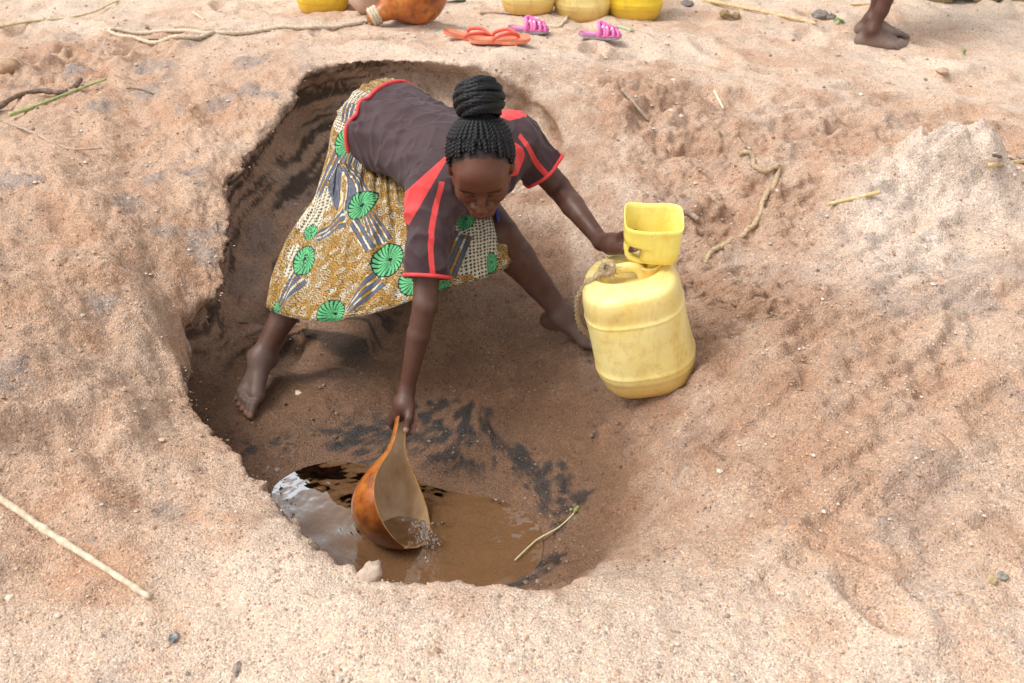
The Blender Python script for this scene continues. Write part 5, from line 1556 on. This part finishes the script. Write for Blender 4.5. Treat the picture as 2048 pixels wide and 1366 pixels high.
def placed(V, p, rz, rx=0.0, ry=0.0):
    cz, sz = math.cos(rz), math.sin(rz)
    Rz = np.array([[cz, -sz, 0], [sz, cz, 0], [0, 0, 1]]); Rx = np.array([[1, 0, 0], [0, math.cos(rx), -math.sin(rx)], [0, math.sin(rx), math.cos(rx)]])
    Ry = np.array([[math.cos(ry), 0, math.sin(ry)], [0, 1, 0], [-math.sin(ry), 0, math.cos(ry)]])
    return V @ (Rz @ Rx @ Ry).T + p
M_OR = simple_mat('orange_rubber', (.72, .20, .10), (.80, .27, .15), 30, .55, .2, 200, .001); M_ORS = simple_mat('red_orange_strap', (.70, .10, .06), (.78, .14, .09), 40, .45, .1, 200, .001)
def flip_flop(p, rz, label, ry=0.0, rx=0.0):
    t = thing('flip_flop', p, label, 'flip-flop', 'orange flip-flops')
    V, F = sole(.275, .105, .016)
    link('sole', mesh_any('sole', placed(V, p, rz, rx, ry), F), M_OR, t)
    for e in (-1, 1):
        Vt, Ft = tube([(.085, 0, .018), (.075, e * .006, .034), (.035, e * .030, .046), (-.015, e * .043, .034), (-.035, e * .044, .016)], .0055, 8, n=30, flat=1.5)
        link('strap', mesh_any('strap', placed(Vt, p, rz, rx, ry), Ft), M_ORS, t)
fp = HIT(945, 84); fp[2] += .012
flip_flop(fp, -.12, 'orange flip-flop with its raised heel to the left, at the back edge of the pit', .16)
fp2 = HIT(1000, 90); fp2[2] += .014
flip_flop(fp2, -.02, 'orange flip-flop overlapped by its pair, nearer the pink sandals', -.03)
M_PK = simple_mat('pink_plastic', (.80, .14, .42), (.85, .22, .52), 40, .4, .1, 200, .001); M_PKS = simple_mat('grey_sole', (.30, .28, .32), (.40, .37, .42), 40, .7); M_WH = simple_mat('white_bead', (.75, .72, .70), (.82, .80, .78), 40, .35)
M_PKF = simple_mat('pink_footbed', (.74, .22, .48), (.80, .30, .56), 40, .5)
def sandal(p, rz, label, rx=0.0):
    t = thing('sandal', p, label, 'sandal', 'pink sandals')
    V, F = sole(.205, .085, .012); link('sole', mesh_any('sole', placed(V, p, rz, rx), F), M_PKS, t)
    V, F = sole(.198, .080, .008); V[:, 2] += .0125; link('footbed', mesh_any('footbed', placed(V, p, rz, rx), F), M_PKF, t)
    for i, (x0, x1, h_) in enumerate([(.070, .085, .030), (.052, .060, .038), (.034, .030, .046), (.012, .020, .052), (-.004, -.010, .058)]):
        a = np.linspace(0, np.pi, 15)
        Vt, Ft = tube(np.stack([x0 + (x1 - x0) * a / np.pi + .004 * np.sin(3 * a), np.cos(a) * .039, .014 + np.sin(a) * h_], 1), .0052, 8, flat=1.5)
        link('strap', mesh_any('strap', placed(Vt, p, rz, rx), Ft), M_PK, t)
    Vt, Ft = tube(np.array([(.078, .008, .044), (.050, -.006, .053), (.015, .004, .068), (-.006, 0, .074)]), .006, 8, n=20, flat=1.4)
    link('strap', mesh_any('strap', placed(Vt, p, rz, rx), Ft), M_PK, t)
    for (x, y, z) in [(.055, -.018, .050), (.030, -.022, .054), (.010, -.024, .058), (.035, .01, .062)]:
        V, F = ball(np.array([x, y, z]), .0065); link('bead', mesh_any('bead', placed(V, p, rz, rx), F), M_WH, t)
    return t
p = HIT(1056, 66); p[2] += .006; s1 = sandal(p, -.10, 'pink strappy sandal next to the flip-flops, with a white buckle at its heel')
V, F = ball(np.zeros(3), .012); V = V * np.array([1.6, 1, .8]) + np.array([.035, .045, .05])
link('buckle', mesh_any('buckle', placed(V, p, -.1), F), M_WH, s1)
p = HIT(1200, 78); p[2] += .006; sandal(p, -.10, 'pink strappy sandal standing away from the flip-flops, by the green cord')

# ================================================================== the bystander: bare legs, plain wrap above the frame
an1 = P(1741, 76, 4.98); an2 = P(1737, 68, 5.14)
g1z = H1(an1[0], an1[1]); g2z = H1(an2[0], an2[1])
an1[2] = g1z + .072; an2[2] = g2z + .072
kn1 = an1 + np.array([.12, .03, .38]); kn2 = an2 + np.array([.085, .05, .385])
hp1 = kn1 + np.array([-.07, .05, .41]); hp2 = kn2 + np.array([-.04, .05, .41])
lo2 = np.minimum(an1, an2) - np.array([.25, .28, .1]); hi2 = np.array([max(an1[0], hp1[0]) + .32, max(an1[1], hp1[1]) + .38, 1.68])
Q = Field(lo2, hi2, .0065)
for (h_, k_, a_) in ((hp1, kn1, an1), (hp2, kn2, an2)):
    Q.cap(h_, k_, .078, .052, .02); cf = k_ + (a_ - k_) * .33 + np.array([-.012, 0, 0])
    Q.cap(k_, cf, .048, .047, .02); Q.cap(cf, a_ + (k_ - a_) * .25, .047, .031, .03); Q.cap(a_ + (k_ - a_) * .25, a_, .031, .030, .02)
    foot(Q, a_, np.array([.97, -.20, 0]), np.array([.2, 1.0, 0]) if a_ is an1 else np.array([0, -1.0, 0]), np.array([0, 0, 1.0]), 1.06)
pc = (hp1 + hp2) / 2 + np.array([0, 0, .06]); ch_ = pc + np.array([.02, 0, .36]); hd_ = ch_ + np.array([.05, 0, .30])
Q.ell(pc, (.12, .16, .14), k=.05); Q.cap(pc, ch_, .11, .12, .06)
for e in (-1, 1):
    sh_ = ch_ + np.array([0, e * .15, .06]); el_ = sh_ + np.array([-.03, e * .05, -.26]); hn_ = el_ + np.array([.10, -e * .02, -.23])
    Q.cap(ch_, sh_, .09, .05, .05); Q.cap(sh_, el_, .043, .034, .03); Q.cap(el_, hn_, .034, .022, .02)
    for i in range(5):
        f0 = hn_ + np.array([.01, (i - 2) * .012, -.03]); Q.cap(hn_, f0, .018, .011, .01); Q.cap(f0, f0 + np.array([.012 if i else .035, 0, -.06 if i else -.02]), .010, .008, .004)
Q.cap(ch_ + np.array([0, 0, .08]), hd_ - np.array([.02, 0, .06]), .05, .045, .04)
Q.ell(hd_ + np.array([0, 0, .04]), (.09, .072, .105), k=.03); Q.ell(hd_ + np.array([.05, 0, -.02]), (.045, .05, .07), k=.03); Q.cap(hd_ + np.array([.085, 0, .02]), hd_ + np.array([.105, 0, -.01]), .010, .014, .01)
VQ, FQ = Q.mesh(); VQ = smooth_mesh(VQ, FQ, 2, .4)
BY = thing('person', (an1[0], an1[1], g1z), 'bystander standing barefoot on the sand, only the lower legs in view', 'person')
cq = np.broadcast_to(SKIN, VQ.shape).copy()
cq += (DUST * 1.1 - cq) * (sstep(g1z + .09, g1z + .02, VQ[:, 2] + .02 * fbm(VQ[:, 0], VQ[:, 1], VQ[:, 2], 14, 2)) * .8)[:, None]
cq += (np.array([.02, .015, .013]) - cq) * (sstep(.06, .09, VQ[:, 2] - hd_[2]) + sstep(.02, -.03, VQ[:, 0] - hd_[0]) * (VQ[:, 2] > hd_[2] - .02)).clip(0, 1)[:, None]
me = mesh_np('body', VQ, FQ); add_col(me, cq); link('body', me, MAT_SKIN, BY)
kc = (kn1 + kn2) / 2
dr = []
for (zf, c_, a_, b_) in [(.0, kc + np.array([-.01, 0, .10]), .20, .20), (.3, (kc + pc) / 2, .19, .20), (.6, pc, .165, .20), (.8, pc + np.array([0, 0, .16]), .145, .165), (1, ch_ + np.array([0, 0, .03]), .145, .19), (1.1, ch_ + np.array([0, 0, .11]), .09, .14)]:
    t_ = np.linspace(0, 2 * np.pi, 72, endpoint=False)
    dr.append(np.stack([c_[0] + a_ * np.cos(t_), c_[1] + b_ * np.sin(t_), np.full(72, c_[2])], 1) + (np.stack([np.cos(t_), np.sin(t_), 0 * t_], 1) * (.014 * np.sin(9 * t_) * (1 - min(zf, 1)))[:, None]))
DV = np.array([catmull(np.array(dr)[:, j], 40) for j in range(72)]).transpose(1, 0, 2).reshape(-1, 3)
dress = link('dress', mesh_np('dress', DV, grid_faces(40, 72)), simple_mat('faded_cotton', (.16, .12, .11), (.24, .18, .16), 9, .8), BY)
md = dress.modifiers.new('thickness', 'SOLIDIFY'); md.thickness = .003

# dry straw-and-earth bank along the back right
bk0, bk1 = PZ(1780, -4, 0), PZ(2200, 22, 0)
nb1, nb2 = 160, 26
s_ = np.linspace(0, 1, nb1)[:, None]; w_ = np.linspace(0, 1, nb2)[None]
base_ = bk0[None, None] + (bk1 + np.array([3.0, -.6, 0]) - bk0)[None, None] * s_[..., None]
X3 = base_[..., 0] + 0 * w_; Y3 = base_[..., 1] + .9 * w_
Z3 = .30 * np.sin(np.pi * np.clip(w_ * .98 + .01, 0, 1)) ** .6 * sstep(0, .08, s_) * (1 + .4 * pn(X3 * 3, Y3 * 3, 0, 3)) + .05 * fbm(X3, Y3, 0, 9, 3, 8) - .03
BV = np.stack([X3, Y3 + .06 * fbm(X3, Y3, 0, 5, 3, 4), Z3], -1).reshape(-1, 3)
bank = link('earth_bank', mesh_np('earth_bank', BV, grid_faces(nb1, nb2, False)), simple_mat('dry_bank', (.10, .065, .03), (.26, .18, .08), 18, .9, .9, 70, .02)); bank['kind'] = 'structure'

# ================================================================== loose grains and crumbs strewn over the sand
ico = []
for i in range(6):
    D = np.array([(0, 0, 1), (.9, 0, .2), (.28, .85, .25), (-.73, .53, .2), (-.73, -.53, .2), (.28, -.85, .25), (.4, .3, -.7), (-.4, .1, -.8), (.1, -.5, -.75)]) * (1 + rng.normal(0, .18, (9, 1)))
    ico.append(D)
IF = [(0, 1, 2), (0, 2, 3), (0, 3, 4), (0, 4, 5), (0, 5, 1), (1, 6, 2), (2, 6, 7), (2, 7, 3), (3, 7, 4), (4, 7, 8), (4, 8, 5), (5, 8, 1), (1, 8, 6), (6, 8, 7)]
IF = np.array(IF)
n_g = 12000
gx_ = rng.uniform(0, 2048, n_g * 2); gy_ = 1366 * rng.uniform(0, 1, n_g * 2) ** .8
r_ = CF[None] + CR[None] * ((gx_ - 1024) / F_PX)[:, None] * 1.15 + CU[None] * ((683 - gy_) / F_PX)[:, None] * 1.08
dpt = (CAM_H - .0) / np.maximum(-r_[:, 2], .05); qx = r_[:, 0] * dpt; qy = r_[:, 1] * dpt
ok = (dpt < 9); qx, qy, dpt = qx[ok][:n_g], qy[ok][:n_g], dpt[ok][:n_g]
hz_, hm_, hs_, _, _ = HG(qx, qy)
keep = ~((hm_ > .15) & (hm_ < .97)) & (hz_ > WATER_Z + .005); qx, qy, hz_, dpt = qx[keep], qy[keep], hz_[keep], dpt[keep]
sz = np.exp(rng.normal(0, .42, len(qx))) * .0021 * np.clip(dpt / 2.2, .8, 2.2)
sz *= np.where(rng.uniform(size=len(qx)) < .008, 2.0, 1)
GV = np.empty((len(qx), 9, 3)); an_ = rng.uniform(0, 6.28, len(qx)); kind = rng.integers(0, 6, len(qx))
for i in range(6):
    m = kind == i; c_, s2 = np.cos(an_[m]), np.sin(an_[m]); D = ico[i]
    GV[m, :, 0] = qx[m, None] + sz[m, None] * (D[None, :, 0] * c_[:, None] - D[None, :, 1] * s2[:, None])
    GV[m, :, 1] = qy[m, None] + sz[m, None] * (D[None, :, 0] * s2[:, None] + D[None, :, 1] * c_[:, None])
    GV[m, :, 2] = hz_[m, None] + sz[m, None] * (.35 + .8 * D[None, :, 2])
GF = (IF[None] + (np.arange(len(qx)) * 9)[:, None, None]).reshape(-1, 3)
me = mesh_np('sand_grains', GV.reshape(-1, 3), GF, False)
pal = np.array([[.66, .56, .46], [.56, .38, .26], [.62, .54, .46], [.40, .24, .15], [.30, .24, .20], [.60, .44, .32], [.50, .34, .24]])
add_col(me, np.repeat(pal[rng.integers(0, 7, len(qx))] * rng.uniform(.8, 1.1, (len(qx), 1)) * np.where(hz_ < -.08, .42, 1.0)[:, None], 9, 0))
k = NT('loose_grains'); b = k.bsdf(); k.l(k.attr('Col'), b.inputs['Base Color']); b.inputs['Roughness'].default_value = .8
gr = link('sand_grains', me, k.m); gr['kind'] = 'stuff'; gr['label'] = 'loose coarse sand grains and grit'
